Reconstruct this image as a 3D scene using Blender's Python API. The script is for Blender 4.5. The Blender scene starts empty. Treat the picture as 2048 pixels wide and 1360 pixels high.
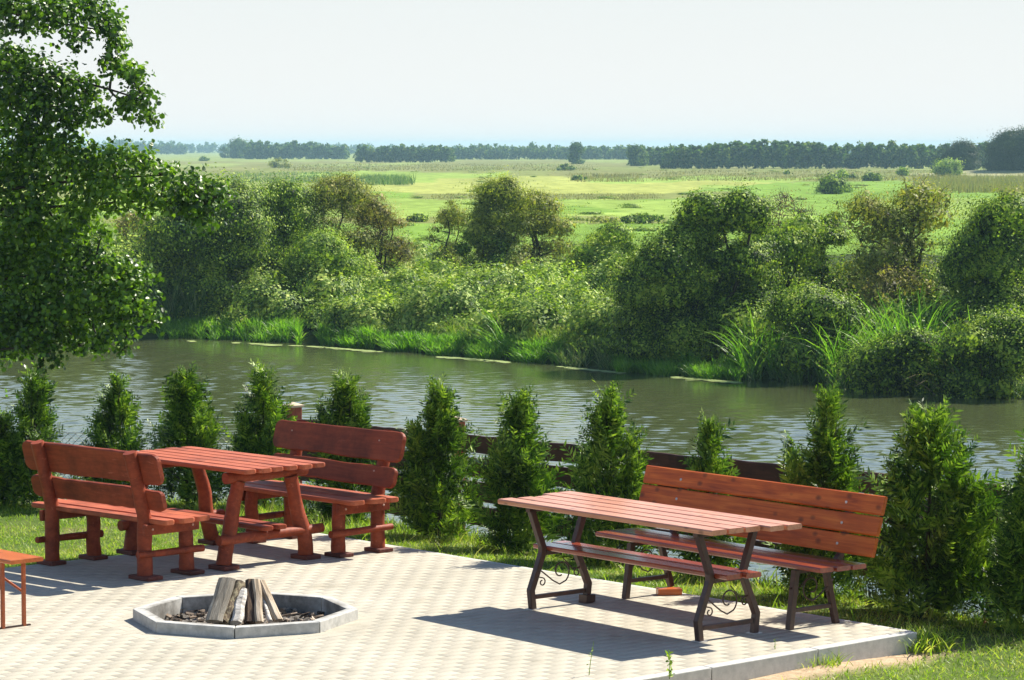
import bpy, math, random
import numpy as np
from mathutils import Vector, Matrix
from mathutils import noise as mnoise

sc = bpy.context.scene
C = sc.collection
R = math.radians
rnd = random.Random(11)
rng = np.random.default_rng(5)

# ------------------------------------------------------------------ camera
F, HC = 5700.0, 3.3
PITCH = math.atan(385 / F)
cam_d = bpy.data.cameras.new('camera')
cam_d.sensor_width = 36.0
cam_d.lens = F / 2048 * 36.0
cam_d.clip_start = 0.2
cam_d.clip_end = 20000
cam = bpy.data.objects.new('camera', cam_d)
C.objects.link(cam)
cam.location = (0, 0, HC)
cam.rotation_euler = (math.pi / 2 - PITCH, 0, 0)
sc.camera = cam

# ------------------------------------------------------------------ sky and sun
SUN_AZ = (0.78, 0.63)
SUN_EL = 44.5
w = bpy.data.worlds.new('World')
sc.world = w
w.use_nodes = True
nt = w.node_tree
bg = nt.nodes['Background']
sky = nt.nodes.new('ShaderNodeTexSky')
sky.sky_type = 'NISHITA'
sky.sun_disc = False
sky.sun_elevation = R(SUN_EL)
sky.sun_rotation = math.atan2(SUN_AZ[0], SUN_AZ[1])
sky.altitude = 100
sky.air_density = 1.0
sky.dust_density = 0.5
sky.ozone_density = 4.0
# milky summer haze low in the sky: whiter towards the horizon
wtc = nt.nodes.new('ShaderNodeTexCoord')
wsep = nt.nodes.new('ShaderNodeSeparateXYZ'); nt.links.new(wtc.outputs['Generated'], wsep.inputs[0])
wcol = nt.nodes.new('ShaderNodeValToRGB'); ce = wcol.color_ramp.elements
ce[0].position, ce[0].color = 0.0, (1.0, 0.99, 0.965, 1)
ce[1].position, ce[1].color = 0.16, (0.72, 0.86, 0.95, 1)
e_ = ce.new(0.055); e_.color = (0.90, 0.945, 0.935, 1)
nt.links.new(wsep.outputs[2], wcol.inputs[0])
wmul = nt.nodes.new('ShaderNodeVectorMath'); wmul.operation = 'SCALE'; wmul.inputs['Scale'].default_value = 5.5
nt.links.new(wcol.outputs[0], wmul.inputs[0])
wfac = nt.nodes.new('ShaderNodeMapRange'); wfac.inputs['From Min'].default_value = 0.10; wfac.inputs['From Max'].default_value = 0.5
wfac.inputs['To Min'].default_value = 1.0; wfac.inputs['To Max'].default_value = 0.0
nt.links.new(wsep.outputs[2], wfac.inputs['Value'])
wmix = nt.nodes.new('ShaderNodeMix'); wmix.data_type = 'RGBA'
nt.links.new(wfac.outputs[0], wmix.inputs[0]); nt.links.new(sky.outputs[0], wmix.inputs[6]); nt.links.new(wmul.outputs[0], wmix.inputs[7])
nt.links.new(wmix.outputs[2], bg.inputs[0])
bg.inputs[1].default_value = 0.084
sun_d = bpy.data.lights.new('sun', 'SUN')
sun_d.energy = 5.0
sun_d.angle = R(0.5)
sun_d.color = (1.0, 0.93, 0.80)
sun = bpy.data.objects.new('sun', sun_d)
C.objects.link(sun)
sd = Vector((SUN_AZ[0] * math.cos(R(SUN_EL)), SUN_AZ[1] * math.cos(R(SUN_EL)), math.sin(R(SUN_EL))))
sun.rotation_euler = sd.to_track_quat('Z', 'Y').to_euler()
sc.view_settings.view_transform = 'Standard'
sc.view_settings.look = 'None'
sc.view_settings.exposure = 1.07
sc.view_settings.gamma = 1.0
sc.cycles.max_bounces = 8
sc.cycles.transparent_max_bounces = 8
sc.cycles.volume_bounces = 0
sc.cycles.caustics_reflective = False
sc.cycles.caustics_refractive = False

# ------------------------------------------------------------------ helpers
def at(px, py, z=0.0):
    """point of the plane z seen at a pixel of the 2048 x 1360 photograph"""
    dx, dy = (px - 1024) / F, -(py - 680) / F
    c, s = math.cos(PITCH), math.sin(PITCH)
    d = (dx, c + dy * s, -s + dy * c)
    t = (z - HC) / d[2]
    return Vector((d[0] * t, d[1] * t, z))

def at_dist(px, py, Y):
    """point at distance Y seen at a pixel"""
    dx, dy = (px - 1024) / F, -(py - 680) / F
    c, s = math.cos(PITCH), math.sin(PITCH)
    d = (dx, c + dy * s, -s + dy * c)
    t = Y / d[1]
    return Vector((d[0] * t, Y, HC + d[2] * t))

def tag(o, label=None, cat=None, group=None, kind=None):
    if label: o['label'] = label
    if cat: o['category'] = cat
    if group: o['group'] = group
    if kind: o['kind'] = kind
    return o

def empty(name, loc, rz=0.0, label=None, cat=None, group=None):
    o = bpy.data.objects.new(name, None)
    o.empty_display_size = 0.1
    C.objects.link(o)
    o.location = loc
    o.rotation_euler = (0, 0, rz)
    return tag(o, label, cat, group)

def copy_tree(o, parent=None):
    c = o.copy()
    C.objects.link(c)
    if parent is not None:
        c.parent = parent
    for ch in list(o.children):
        copy_tree(ch, c)
    return c

def rot(axis, deg):
    return Matrix.Rotation(R(deg), 4, axis)

def T(x, y, z):
    return Matrix.Translation((x, y, z))

class MB:
    def __init__(s):
        s.v, s.f, s.sm = [], [], []
    def add(s, vs, fs, smooth=False, M=None):
        b = len(s.v)
        for p in vs:
            p = Vector(p)
            s.v.append(tuple(M @ p) if M is not None else tuple(p))
        for f in fs:
            s.f.append([i + b for i in f]); s.sm.append(smooth)
        return s
    def box(s, x0, x1, y0, y1, z0, z1, M=None):
        vs = [(x0,y0,z0),(x1,y0,z0),(x1,y1,z0),(x0,y1,z0),(x0,y0,z1),(x1,y0,z1),(x1,y1,z1),(x0,y1,z1)]
        return s.add(vs, [(0,3,2,1),(4,5,6,7),(0,1,5,4),(1,2,6,5),(2,3,7,6),(3,0,4,7)], False, M)
    def loft(s, rings, smooth=True, caps=True, M=None):
        n = len(rings[0]); vs = [p for r in rings for p in r]; fs = []
        for i in range(len(rings) - 1):
            for j in range(n):
                k = (j + 1) % n
                fs.append((i*n+j, i*n+k, (i+1)*n+k, (i+1)*n+j))
        s.add(vs, fs, smooth, M)
        if caps:
            s.add(rings[0], [tuple(range(n))[::-1]], False, M)
            s.add(rings[-1], [tuple(range(n))], False, M)
        return s
    def tube(s, pts, rad, n=8, M=None, wob=0.0, seed=0, smooth=True, caps=True):
        pts = [Vector(p) for p in pts]
        if not hasattr(rad, '__len__'): rad = [rad] * len(pts)
        rings = []
        up = Vector((0, 0, 1))
        d0 = (pts[1] - pts[0]).normalized()
        if abs(d0.z) > 0.9: up = Vector((0, 1, 0))
        side = d0.cross(up).normalized()
        for i, p in enumerate(pts):
            a = pts[max(0, i - 1)]; b = pts[min(len(pts) - 1, i + 1)]
            d = (b - a)
            d = d.normalized() if d.length > 1e-9 else d0
            side = (side - d * side.dot(d))
            side = side.normalized() if side.length > 1e-6 else d.orthogonal().normalized()
            o = d.cross(side)
            ring = []
            for k in range(n):
                a_ = 2 * math.pi * k / n
                r = rad[i]
                if wob: r *= 1 + wob * mnoise.noise(Vector((math.cos(a_) * 1.5 + seed, math.sin(a_) * 1.5, i * 0.8 + seed)))
                ring.append(p + (side * math.cos(a_) + o * math.sin(a_)) * r)
            rings.append(ring)
        return s.loft(rings, smooth, caps, M)
    def build(s, name, mat, parent=None, bevel=0.0, seg=2):
        me = bpy.data.meshes.new(name)
        me.from_pydata(s.v, [], s.f)
        me.polygons.foreach_set('use_smooth', s.sm)
        me.materials.append(mat)
        me.update()
        o = bpy.data.objects.new(name, me)
        C.objects.link(o)
        if parent is not None: o.parent = parent
        if bevel:
            m = o.modifiers.new('bevel', 'BEVEL')
            m.width = bevel; m.segments = seg; m.limit_method = 'ANGLE'; m.angle_limit = R(40)
        return o

def quick_mesh(name, verts, faces, mat, parent=None, color=None):
    """verts (N,3), faces (M,k) arrays, all faces with k corners"""
    verts = np.asarray(verts, np.float32); faces = np.asarray(faces, np.int32)
    me = bpy.data.meshes.new(name)
    me.vertices.add(len(verts)); me.vertices.foreach_set('co', verts.ravel())
    k = faces.shape[1]
    me.loops.add(faces.size); me.loops.foreach_set('vertex_index', faces.ravel())
    me.polygons.add(len(faces))
    me.polygons.foreach_set('loop_start', np.arange(0, faces.size, k, dtype=np.int32))
    try: me.polygons.foreach_set('loop_total', np.full(len(faces), k, np.int32))
    except Exception: pass
    if color is not None:
        ca = me.color_attributes.new('zone', 'FLOAT_COLOR', 'POINT')
        ca.data.foreach_set('color', np.asarray(color, np.float32).ravel())
    me.materials.append(mat)
    me.update(calc_edges=True)
    o = bpy.data.objects.new(name, me)
    C.objects.link(o)
    if parent is not None: o.parent = parent
    return o

# ------------------------------------------------------------------ materials
def new_mat(name):
    m = bpy.data.materials.new(name); m.use_nodes = True
    t = m.node_tree
    return m, t, t.nodes['Principled BSDF'], t.nodes.new, t.links.new

def ramp(N, stops, interp='LINEAR'):
    r = N('ShaderNodeValToRGB'); r.color_ramp.interpolation = interp
    e = r.color_ramp.elements
    e[0].position, e[0].color = stops[0][0], (*stops[0][1], 1)
    e[1].position, e[1].color = stops[-1][0], (*stops[-1][1], 1)
    for p, c in stops[1:-1]:
        x = e.new(p); x.color = (*c, 1)
    return r

def noise(N, L, vec, scale, detail=4, rough=0.55, dist=0.0):
    n = N('ShaderNodeTexNoise'); n.inputs['Scale'].default_value = scale
    n.inputs['Detail'].default_value = detail; n.inputs['Roughness'].default_value = rough
    n.inputs['Distortion'].default_value = dist
    if vec is not None: L(vec, n.inputs['Vector'])
    return n

def mapping(N, L, src, scale=(1,1,1), rz=(0,0,0)):
    m = N('ShaderNodeMapping'); m.inputs['Scale'].default_value = scale
    m.inputs['Rotation'].default_value = rz
    L(src, m.inputs['Vector']); return m.outputs[0]

def bump(N, L, h, b, strength=0.3, dist=0.01):
    n = N('ShaderNodeBump'); n.inputs['Strength'].default_value = strength; n.inputs['Distance'].default_value = dist
    L(h, n.inputs['Height']); L(n.outputs[0], b.inputs['Normal']); return n

def mat_paint_wood(name, cols, rough=0.55, scale=(3, 30, 30), bmp=0.35, spec=0.4):
    """brushed stain over wood; grain runs along local X"""
    m, t, b, N, L = new_mat(name)
    tc = N('ShaderNodeTexCoord').outputs['Object']
    oi = N('ShaderNodeObjectInfo')
    add = N('ShaderNodeVectorMath'); add.operation = 'ADD'
    L(tc, add.inputs[0]); L(oi.outputs['Random'], add.inputs[1])
    n1 = noise(N, L, mapping(N, L, add.outputs[0], scale), 1.0, 6, 0.65, 0.6)
    n2 = noise(N, L, add.outputs[0], 5.0, 4, 0.6)
    mx = N('ShaderNodeMath'); mx.operation = 'MULTIPLY_ADD'
    L(n1.outputs[0], mx.inputs[0]); mx.inputs[1].default_value = 0.6
    m2 = N('ShaderNodeMath'); m2.operation = 'MULTIPLY'; L(n2.outputs[0], m2.inputs[0]); m2.inputs[1].default_value = 0.4
    L(m2.outputs[0], mx.inputs[2])
    r = ramp(N, [(0.28, cols[0]), (0.5, cols[1]), (0.72, cols[2])])
    L(mx.outputs[0], r.inputs[0])
    n3 = noise(N, L, mapping(N, L, add.outputs[0], tuple(q * 0.7 for q in scale)), 1.3, 8, 0.75, 1.0)
    wr = ramp(N, [(0.60, (0, 0, 0)), (0.70, (1, 1, 1))]); L(n3.outputs[0], wr.inputs[0])
    wm = N('ShaderNodeMix'); wm.data_type = 'RGBA'; L(wr.outputs[0], wm.inputs[0])
    L(r.outputs[0], wm.inputs[6]); wm.inputs[7].default_value = tuple(min(1, q * 1.2 + 0.045) for q in cols[2]) + (1,)
    n4 = noise(N, L, add.outputs[0], 2.3, 6, 0.7)
    dr = ramp(N, [(0.32, (0.5, 0.48, 0.46)), (0.5, (1, 1, 1))]); L(n4.outputs[0], dr.inputs[0])
    dm = N('ShaderNodeMix'); dm.data_type = 'RGBA'; dm.blend_type = 'MULTIPLY'; dm.inputs[0].default_value = 1
    L(wm.outputs[2], dm.inputs[6]); L(dr.outputs[0], dm.inputs[7])
    L(dm.outputs[2], b.inputs['Base Color'])
    b.inputs['Roughness'].default_value = rough
    b.inputs['Specular IOR Level'].default_value = spec
    bump(N, L, n1.outputs[0], b, bmp, 0.004)
    return m

def mat_varnish(name, cols, rough=0.32, coat=0.3):
    """varnished pine plank with grain lines and dark knots"""
    m, t, b, N, L = new_mat(name)
    tc = N('ShaderNodeTexCoord').outputs['Object']
    n1 = noise(N, L, mapping(N, L, tc, (1.6, 34, 34)), 1.0, 5, 0.6, 1.2)
    n2 = noise(N, L, mapping(N, L, tc, (3.0, 9, 9)), 1.0, 3, 0.5, 0.3)
    vo = N('ShaderNodeTexVoronoi'); vo.inputs['Scale'].default_value = 1.0; vo.inputs['Randomness'].default_value = 1.0
    L(mapping(N, L, tc, (6.0, 9, 9)), vo.inputs['Vector'])
    kn = ramp(N, [(0.0, (0.12, 0.12, 0.12)), (0.12, (0.45, 0.45, 0.45)), (0.22, (1, 1, 1))])
    L(vo.outputs['Distance'], kn.inputs[0])
    mx = N('ShaderNodeMath'); mx.operation = 'MULTIPLY_ADD'
    L(n1.outputs[0], mx.inputs[0]); mx.inputs[1].default_value = 0.55
    m2 = N('ShaderNodeMath'); m2.operation = 'MULTIPLY'; L(n2.outputs[0], m2.inputs[0]); m2.inputs[1].default_value = 0.45
    L(m2.outputs[0], mx.inputs[2])
    r = ramp(N, [(0.3, cols[0]), (0.5, cols[1]), (0.7, cols[2])])
    L(mx.outputs[0], r.inputs[0])
    mc = N('ShaderNodeMix'); mc.data_type = 'RGBA'; mc.blend_type = 'MULTIPLY'; mc.inputs[0].default_value = 0.85
    L(r.outputs[0], mc.inputs[6]); L(kn.outputs[0], mc.inputs[7])
    L(mc.outputs[2], b.inputs['Base Color'])
    b.inputs['Roughness'].default_value = rough
    b.inputs['Coat Weight'].default_value = coat
    b.inputs['Coat Roughness'].default_value = 0.22; b.inputs['Specular IOR Level'].default_value = 0.3
    bump(N, L, n1.outputs[0], b, 0.25, 0.002)
    return m

def mat_leaf(name, cols, trans=0.35, rough=0.5, spec=0.35, clump=1.2, tint=1.0):
    m, t, b, N, L = new_mat(name)
    g = N('ShaderNodeNewGeometry')
    tc = N('ShaderNodeTexCoord').outputs['Object']
    n = noise(N, L, tc, clump, 3, 0.6)
    mx = N('ShaderNodeMath'); mx.operation = 'MULTIPLY_ADD'
    L(g.outputs['Random Per Island'], mx.inputs[0]); mx.inputs[1].default_value = 0.7
    m2 = N('ShaderNodeMath'); m2.operation = 'MULTIPLY_ADD'; L(n.outputs[0], m2.inputs[0]); m2.inputs[1].default_value = 1.3; m2.inputs[2].default_value = -0.5
    L(m2.outputs[0], mx.inputs[2])
    k = len(cols)
    r = ramp(N, [(0.12 + 0.76 * i / (k - 1), c) for i, c in enumerate(cols)])
    L(mx.outputs[0], r.inputs[0])
    L(r.outputs[0], b.inputs['Base Color'])
    b.inputs['Roughness'].default_value = rough
    b.inputs['Specular IOR Level'].default_value = spec
    tr = N('ShaderNodeBsdfTranslucent')
    tcx = N('ShaderNodeMix'); tcx.data_type = 'RGBA'; tcx.blend_type = 'MULTIPLY'; tcx.inputs[0].default_value = 1.0
    L(r.outputs[0], tcx.inputs[6]); tcx.inputs[7].default_value = (1.5 * tint, 1.7 * tint, 0.55 * tint, 1)
    L(tcx.outputs[2], tr.inputs['Color'])
    ms = N('ShaderNodeMixShader'); ms.inputs[0].default_value = trans
    L(b.outputs[0], ms.inputs[1]); L(tr.outputs[0], ms.inputs[2])
    L(ms.outputs[0], t.nodes['Material Output'].inputs['Surface'])
    return m

def mat_simple(name, c0, c1, scale=20.0, rough=0.8, bmp=0.3, bd=0.004, metal=0.0, spec=0.3, detail=5):
    m, t, b, N, L = new_mat(name)
    tc = N('ShaderNodeTexCoord').outputs['Object']
    n = noise(N, L, tc, scale, detail, 0.65)
    r = ramp(N, [(0.32, c0), (0.68, c1)]); L(n.outputs[0], r.inputs[0])
    L(r.outputs[0], b.inputs['Base Color'])
    b.inputs['Roughness'].default_value = rough; b.inputs['Metallic'].default_value = metal
    b.inputs['Specular IOR Level'].default_value = spec
    if bmp: bump(N, L, n.outputs[0], b, bmp, bd)
    return m

M = {}
M['rustic'] = mat_paint_wood('rustic_red_shaded', [(0.11, 0.019, 0.009), (0.24, 0.043, 0.016), (0.34, 0.075, 0.028)], 0.6, spec=0.25)  # same red paint darkened, shade of the side faces put into the colour
M['rustic_lit'] = mat_paint_wood('rustic_red_lit', [(0.24, 0.048, 0.022), (0.38, 0.090, 0.038), (0.49, 0.14, 0.062)], 0.6, spec=0.3)  # lighter copy of that paint, sunlight on the flat boards put into the colour
M['foot'] = mat_paint_wood('foot_pad', [(0.05, 0.016, 0.012), (0.12, 0.03, 0.02), (0.22, 0.05, 0.03)], 0.7)
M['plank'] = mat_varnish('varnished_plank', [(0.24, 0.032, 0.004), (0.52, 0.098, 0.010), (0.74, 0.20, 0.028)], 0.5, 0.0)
M['plank_glare'] = mat_varnish('varnished_table_glare', [(0.38, 0.12, 0.055), (0.55, 0.215, 0.11), (0.66, 0.30, 0.17)], 0.45, 0.55)  # paler base, part of the sunlit top's pinkish glare put into the colour
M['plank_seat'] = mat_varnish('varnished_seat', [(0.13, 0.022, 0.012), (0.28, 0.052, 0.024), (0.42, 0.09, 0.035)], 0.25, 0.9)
M['beer'] = mat_varnish('orange_varnish', [(0.30, 0.06, 0.012), (0.50, 0.12, 0.025), (0.60, 0.19, 0.045)], 0.35, 0.3)
M['steel'] = mat_simple('brown_steel', (0.035, 0.017, 0.013), (0.075, 0.03, 0.022), 30, 0.42, 0.1, 0.001, 0.0, 0.5)
M['orange_steel'] = mat_simple('rust_orange_steel', (0.30, 0.075, 0.025), (0.40, 0.11, 0.04), 25, 0.45, 0.1, 0.001)
M['bolt'] = mat_simple('zinc_bolt', (0.5, 0.5, 0.5), (0.7, 0.7, 0.7), 60, 0.35, 0, 0.001, 0.6)
M['bolt_red'] = mat_simple('painted_bolt', (0.45, 0.25, 0.2), (0.6, 0.4, 0.32), 60, 0.4, 0)
M['kerb'] = mat_simple('kerb_concrete', (0.40, 0.40, 0.38), (0.54, 0.53, 0.50), 14, 0.9, 0.4, 0.003)
M['pit'] = mat_simple('pit_concrete', (0.33, 0.33, 0.31), (0.52, 0.51, 0.48), 18, 0.9, 0.6, 0.004)
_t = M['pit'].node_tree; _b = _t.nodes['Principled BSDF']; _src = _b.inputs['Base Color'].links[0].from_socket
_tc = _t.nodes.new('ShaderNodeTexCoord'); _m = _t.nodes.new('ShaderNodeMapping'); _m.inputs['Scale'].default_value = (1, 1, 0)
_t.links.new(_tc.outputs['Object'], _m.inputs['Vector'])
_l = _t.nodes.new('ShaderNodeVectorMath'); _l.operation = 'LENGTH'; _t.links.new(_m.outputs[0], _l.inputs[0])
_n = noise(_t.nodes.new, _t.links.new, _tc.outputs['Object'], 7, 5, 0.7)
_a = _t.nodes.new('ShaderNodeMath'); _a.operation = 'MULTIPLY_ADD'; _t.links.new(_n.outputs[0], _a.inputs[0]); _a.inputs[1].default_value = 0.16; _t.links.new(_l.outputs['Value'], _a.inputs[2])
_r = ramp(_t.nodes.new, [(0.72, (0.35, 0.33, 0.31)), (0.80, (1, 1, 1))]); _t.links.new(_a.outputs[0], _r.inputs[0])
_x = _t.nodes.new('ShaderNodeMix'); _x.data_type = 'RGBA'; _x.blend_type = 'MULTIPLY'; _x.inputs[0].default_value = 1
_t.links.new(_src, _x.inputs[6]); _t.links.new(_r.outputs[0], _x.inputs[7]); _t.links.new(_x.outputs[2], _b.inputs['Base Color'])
M['fence'] = mat_paint_wood('fence_board', [(0.05, 0.017, 0.012), (0.095, 0.028, 0.018), (0.15, 0.042, 0.026)], 0.65)
M['post'] = mat_paint_wood('fence_post', [(0.20, 0.04, 0.02), (0.32, 0.065, 0.03), (0.42, 0.10, 0.05)], 0.6, (30, 30, 3))
M['cap'] = mat_simple('pale_cap', (0.42, 0.33, 0.22), (0.58, 0.47, 0.34), 20, 0.8)
M['wire'] = mat_simple('galvanised_wire', (0.10, 0.11, 0.11), (0.16, 0.17, 0.17), 20, 0.5, 0, metal=0.3)
M['bark'] = mat_simple('bark', (0.035, 0.028, 0.02), (0.11, 0.09, 0.065), 12, 0.9, 0.8, 0.02)
M['bark_dark'] = mat_simple('bark_dark', (0.02, 0.016, 0.012), (0.06, 0.048, 0.035), 10, 0.9, 0.8, 0.02)
M['soil'] = mat_simple('soil', (0.09, 0.065, 0.045), (0.20, 0.15, 0.10), 16, 0.95, 0.8, 0.02)
M['ash'] = mat_simple('ash_soil', (0.03, 0.028, 0.026), (0.24, 0.21, 0.18), 26, 0.95, 1.0, 0.02)

# ------------------------------------------------------------------ patio frame of axes
TH = -R(48.6)
K = at(630, 1066)                       # back-left corner of the paving
CR = at(1835, 1265)                     # right corner of the paving
U = (CR - K).xy.normalized(); U = Vector((U.x, U.y, 0))
V = Vector((-U.y, U.x, 0))
TH = math.atan2(U.y, U.x)
LU = (CR - K).length
def uv(a, b, z=0.0):
    p = K + U * a + V * b; return Vector((p.x, p.y, z))
FP0 = Vector((at(590, 797, 0.78).x, 28.3, 0))       # corner post of the fence
F_OFF = (FP0 - K).dot(V)                            # fence offset from the paving's back edge

def lawn_d(x, y):
    """distance beyond the fence line (negative on the lawn)"""
    s = (x - K.x) * V.x + (y - K.y) * V.y - F_OFF
    return max(s, (y - FP0.y - 0.1 + (x - FP0.x) * -0.02))

def sstep(a, b, x):
    t = min(1, max(0, (x - a) / (b - a))); return t * t * (3 - 2 * t)

def lawn_z(x, y):
    d = lawn_d(x, y)
    z = -0.11 - 0.22 * sstep(-1.4, 0.2, d)
    z += 0.03 * mnoise.noise(Vector((x * 0.9, y * 0.9, 3)))
    pu = (x - K.x) * U.x + (y - K.y) * U.y; pv = (x - K.x) * V.x + (y - K.y) * V.y
    inset = min(LU - pu, -pv, pu)       # >0 inside the paving
    if inset > -0.35: z -= 0.04 * sstep(-0.35, 0, inset) * 0 + 0.12 * sstep(0, 0.2, inset)
    if pu < 0 or pv > 0:                # behind the paving the lawn is nearly flush with it
        out = max(-pu, pv)
        z += 0.075 * (1 - sstep(0.0, 1.2, out)) * (1 - sstep(LU - 0.5, LU + 0.2, pu))
    if d > 0: z -= 0.32 * min(d, 14) + 0.1 * sstep(0, 1, d)
    return z

# ------------------------------------------------------------------ near ground
def mat_lawn_soil():
    m, t, b, N, L = new_mat('lawn_ground')
    tc = N('ShaderNodeTexCoord').outputs['Object']
    n1 = noise(N, L, tc, 1.6, 5, 0.65); n2 = noise(N, L, tc, 22, 4, 0.7)
    r1 = ramp(N, [(0.42, (0.075, 0.12, 0.022)), (0.58, (0.12, 0.16, 0.035)), (0.72, (0.28, 0.22, 0.12))])
    L(n1.outputs[0], r1.inputs[0])
    r2 = ramp(N, [(0.3, (0.55, 0.55, 0.55)), (0.7, (1.2, 1.2, 1.2))]); L(n2.outputs[0], r2.inputs[0])
    mx = N('ShaderNodeMix'); mx.data_type = 'RGBA'; mx.blend_type = 'MULTIPLY'; mx.inputs[0].default_value = 1
    L(r1.outputs[0], mx.inputs[6]); L(r2.outputs[0], mx.inputs[7])
    at_ = N('ShaderNodeAttribute'); at_.attribute_name = 'zone'
    sep = N('ShaderNodeSeparateColor'); L(at_.outputs['Color'], sep.inputs[0])
    sand = ramp(N, [(0.3, (0.30, 0.21, 0.13)), (0.7, (0.55, 0.42, 0.28))]); L(n2.outputs[0], sand.inputs[0])
    m3 = N('ShaderNodeMix'); m3.data_type = 'RGBA'
    L(sep.outputs[0], m3.inputs[0]); L(mx.outputs[2], m3.inputs[6]); L(sand.outputs[0], m3.inputs[7])
    L(m3.outputs[2], b.inputs['Base Color']); b.inputs['Roughness'].default_value = 0.95
    b.inputs['Specular IOR Level'].default_value = 0.1
    bump(N, L, n2.outputs[0], b, 0.6, 0.02)
    return m

def sandiness(x, y):
    pu = (x - K.x) * U.x + (y - K.y) * U.y - LU
    pv = (x - K.x) * V.x + (y - K.y) * V.y
    if pu < -0.05: return 0.0
    n = mnoise.noise(Vector((x * 2.2, y * 2.2, 7))) * 0.5 + 0.5
    s = (1 - sstep(0.10, 0.24 + 0.40 * n, pu)) * (1 - sstep(0.0, 0.5, pv))
    return min(1, s * (0.75 + 0.6 * n))

xs = np.concatenate([np.arange(-30, -9, 1.0), np.arange(-9, 7, 0.14), np.arange(7, 30, 1.0)])
ys = np.concatenate([np.arange(-6, 15, 1.0), np.arange(15, 31, 0.14), np.arange(31, 62, 0.6)])
gv, gc = [], []
for y in ys:
    for x in xs:
        gv.append((x, y, lawn_z(x, y))); s_ = sandiness(x, y); gc.append((s_, s_, s_, 1))
nx, ny = len(xs), len(ys)
gf = [(j*nx+i, j*nx+i+1, (j+1)*nx+i+1, (j+1)*nx+i) for j in range(ny-1) for i in range(nx-1)]
lawn = quick_mesh('lawn', gv, gf, mat_lawn_soil(), color=gc)
tag(lawn, 'sunlit mown lawn around the paved terrace, sloping to the river', 'lawn', kind='structure')

# ------------------------------------------------------------------ paving
def mat_paving():
    m, t, b, N, L = new_mat('paving')
    g = N('ShaderNodeNewGeometry')
    tc = N('ShaderNodeTexCoord').outputs['Object']
    n1 = noise(N, L, tc, 0.9, 4, 0.6); n2 = noise(N, L, tc, 60, 4, 0.7)
    r = ramp(N, [(0.0, (0.415, 0.385, 0.315)), (0.5, (0.43, 0.40, 0.327)), (1.0, (0.445, 0.413, 0.338))])
    L(g.outputs['Random Per Island'], r.inputs[0])
    r1 = ramp(N, [(0.3, (0.90, 0.89, 0.87)), (0.7, (1.04, 1.04, 1.04))]); L(n1.outputs[0], r1.inputs[0])
    r2 = ramp(N, [(0.25, (0.86, 0.86, 0.86)), (0.7, (1.05, 1.05, 1.05))]); L(n2.outputs[0], r2.inputs[0])
    prev = r.outputs[0]
    n3 = noise(N, L, tc, 2.6, 7, 0.7)
    r3 = ramp(N, [(0.30, (0.80, 0.79, 0.76)), (0.45, (1, 1, 1))]); L(n3.outputs[0], r3.inputs[0])
    for q in (r1, r2, r3):
        mx = N('ShaderNodeMix'); mx.data_type = 'RGBA'; mx.blend_type = 'MULTIPLY'; mx.inputs[0].default_value = 1
        L(prev, mx.inputs[6]); L(q.outputs[0], mx.inputs[7]); prev = mx.outputs[2]
    L(prev, b.inputs['Base Color']); b.inputs['Roughness'].default_value = 0.85
    b.inputs['Specular IOR Level'].default_value = 0.25
    bump(N, L, n2.outputs[0], b, 0.25, 0.003)
    return m

PIT_C = Vector((-1.868, 19.80, 0)); PIT_R = 0.79
def in_pit(p, r=0.70):
    return (p - PIT_C).xy.length < r

KERB_W = 0.085
cut = []; pv_v, pv_f = [], []
PW, PLn, CH, CD = 0.10, 0.20, 0.0014, 0.0008      # paver width (along U), length (along V)
nu = int((LU - KERB_W) / PW)
for i in range(nu + 1):
    a0 = i * PW; a1 = min(a0 + PW, LU - KERB_W - 0.002)
    if a1 - a0 < 0.02: continue
    for j in range(-1, 44):
        b1 = -0.003 - j * PLn + (0.1 if i % 2 else 0.0); b0 = b1 - PLn
        b1 = min(b1, -0.003)
        if b1 - b0 < 0.03: continue
        c = uv((a0 + a1) / 2, (b0 + b1) / 2)
        if in_pit(c, 0.92):
            poly = [uv(a0+.001, b0+.001, 0), uv(a1-.001, b0+.001, 0), uv(a1-.001, b1-.001, 0), uv(a0+.001, b1-.001, 0)]
            an = math.atan2(c.y - PIT_C.y, c.x - PIT_C.x); an = R(45) * math.floor(an / R(45)) + R(22.5)
            nv = Vector((math.cos(an), math.sin(an), 0)); out_ = []
            for q0, q1 in zip(poly, poly[1:] + poly[:1]):
                s0 = (q0 - PIT_C).dot(nv) - 0.705; s1 = (q1 - PIT_C).dot(nv) - 0.705
                if s0 >= 0: out_.append(q0)
                if s0 * s1 < 0: out_.append(q0.lerp(q1, s0 / (s0 - s1)))
            if len(out_) >= 3: cut.append(out_)
            continue
        dz = rnd.uniform(-0.00025, 0.00025)
        g = 0.0012
        o = len(pv_v)
        for (ia, ins, z) in ((0.0006, g, -CD), (0.0009, g + CH, dz)):
            for (a, b_) in ((a0+ia, b0+ins), (a1-ia, b0+ins), (a1-ia, b1-ins), (a0+ia, b1-ins)):
                pv_v.append(tuple(uv(a, b_, z)))
        pv_f += [(o+4, o+5, o+6, o+7)] + [(o+k, o+(k+1) % 4, o+4+(k+1) % 4, o+4+k) for k in range(4)]
paving = quick_mesh('patio', pv_v, pv_f, mat_paving())
tag(paving, 'pale cream block paving of the terrace in running bond', 'paving', kind='structure')
mb = MB(); vs, fs, vi = [], [], {}
GS = 0.05; ni, nj = int((LU - KERB_W) / GS), int(9 / GS)
def gvx(i, j):
    if (i, j) not in vi:
        vi[(i, j)] = len(vs); vs.append(tuple(uv(min(i * GS, LU - KERB_W), -j * GS, -0.0045)))
    return vi[(i, j)]
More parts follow.
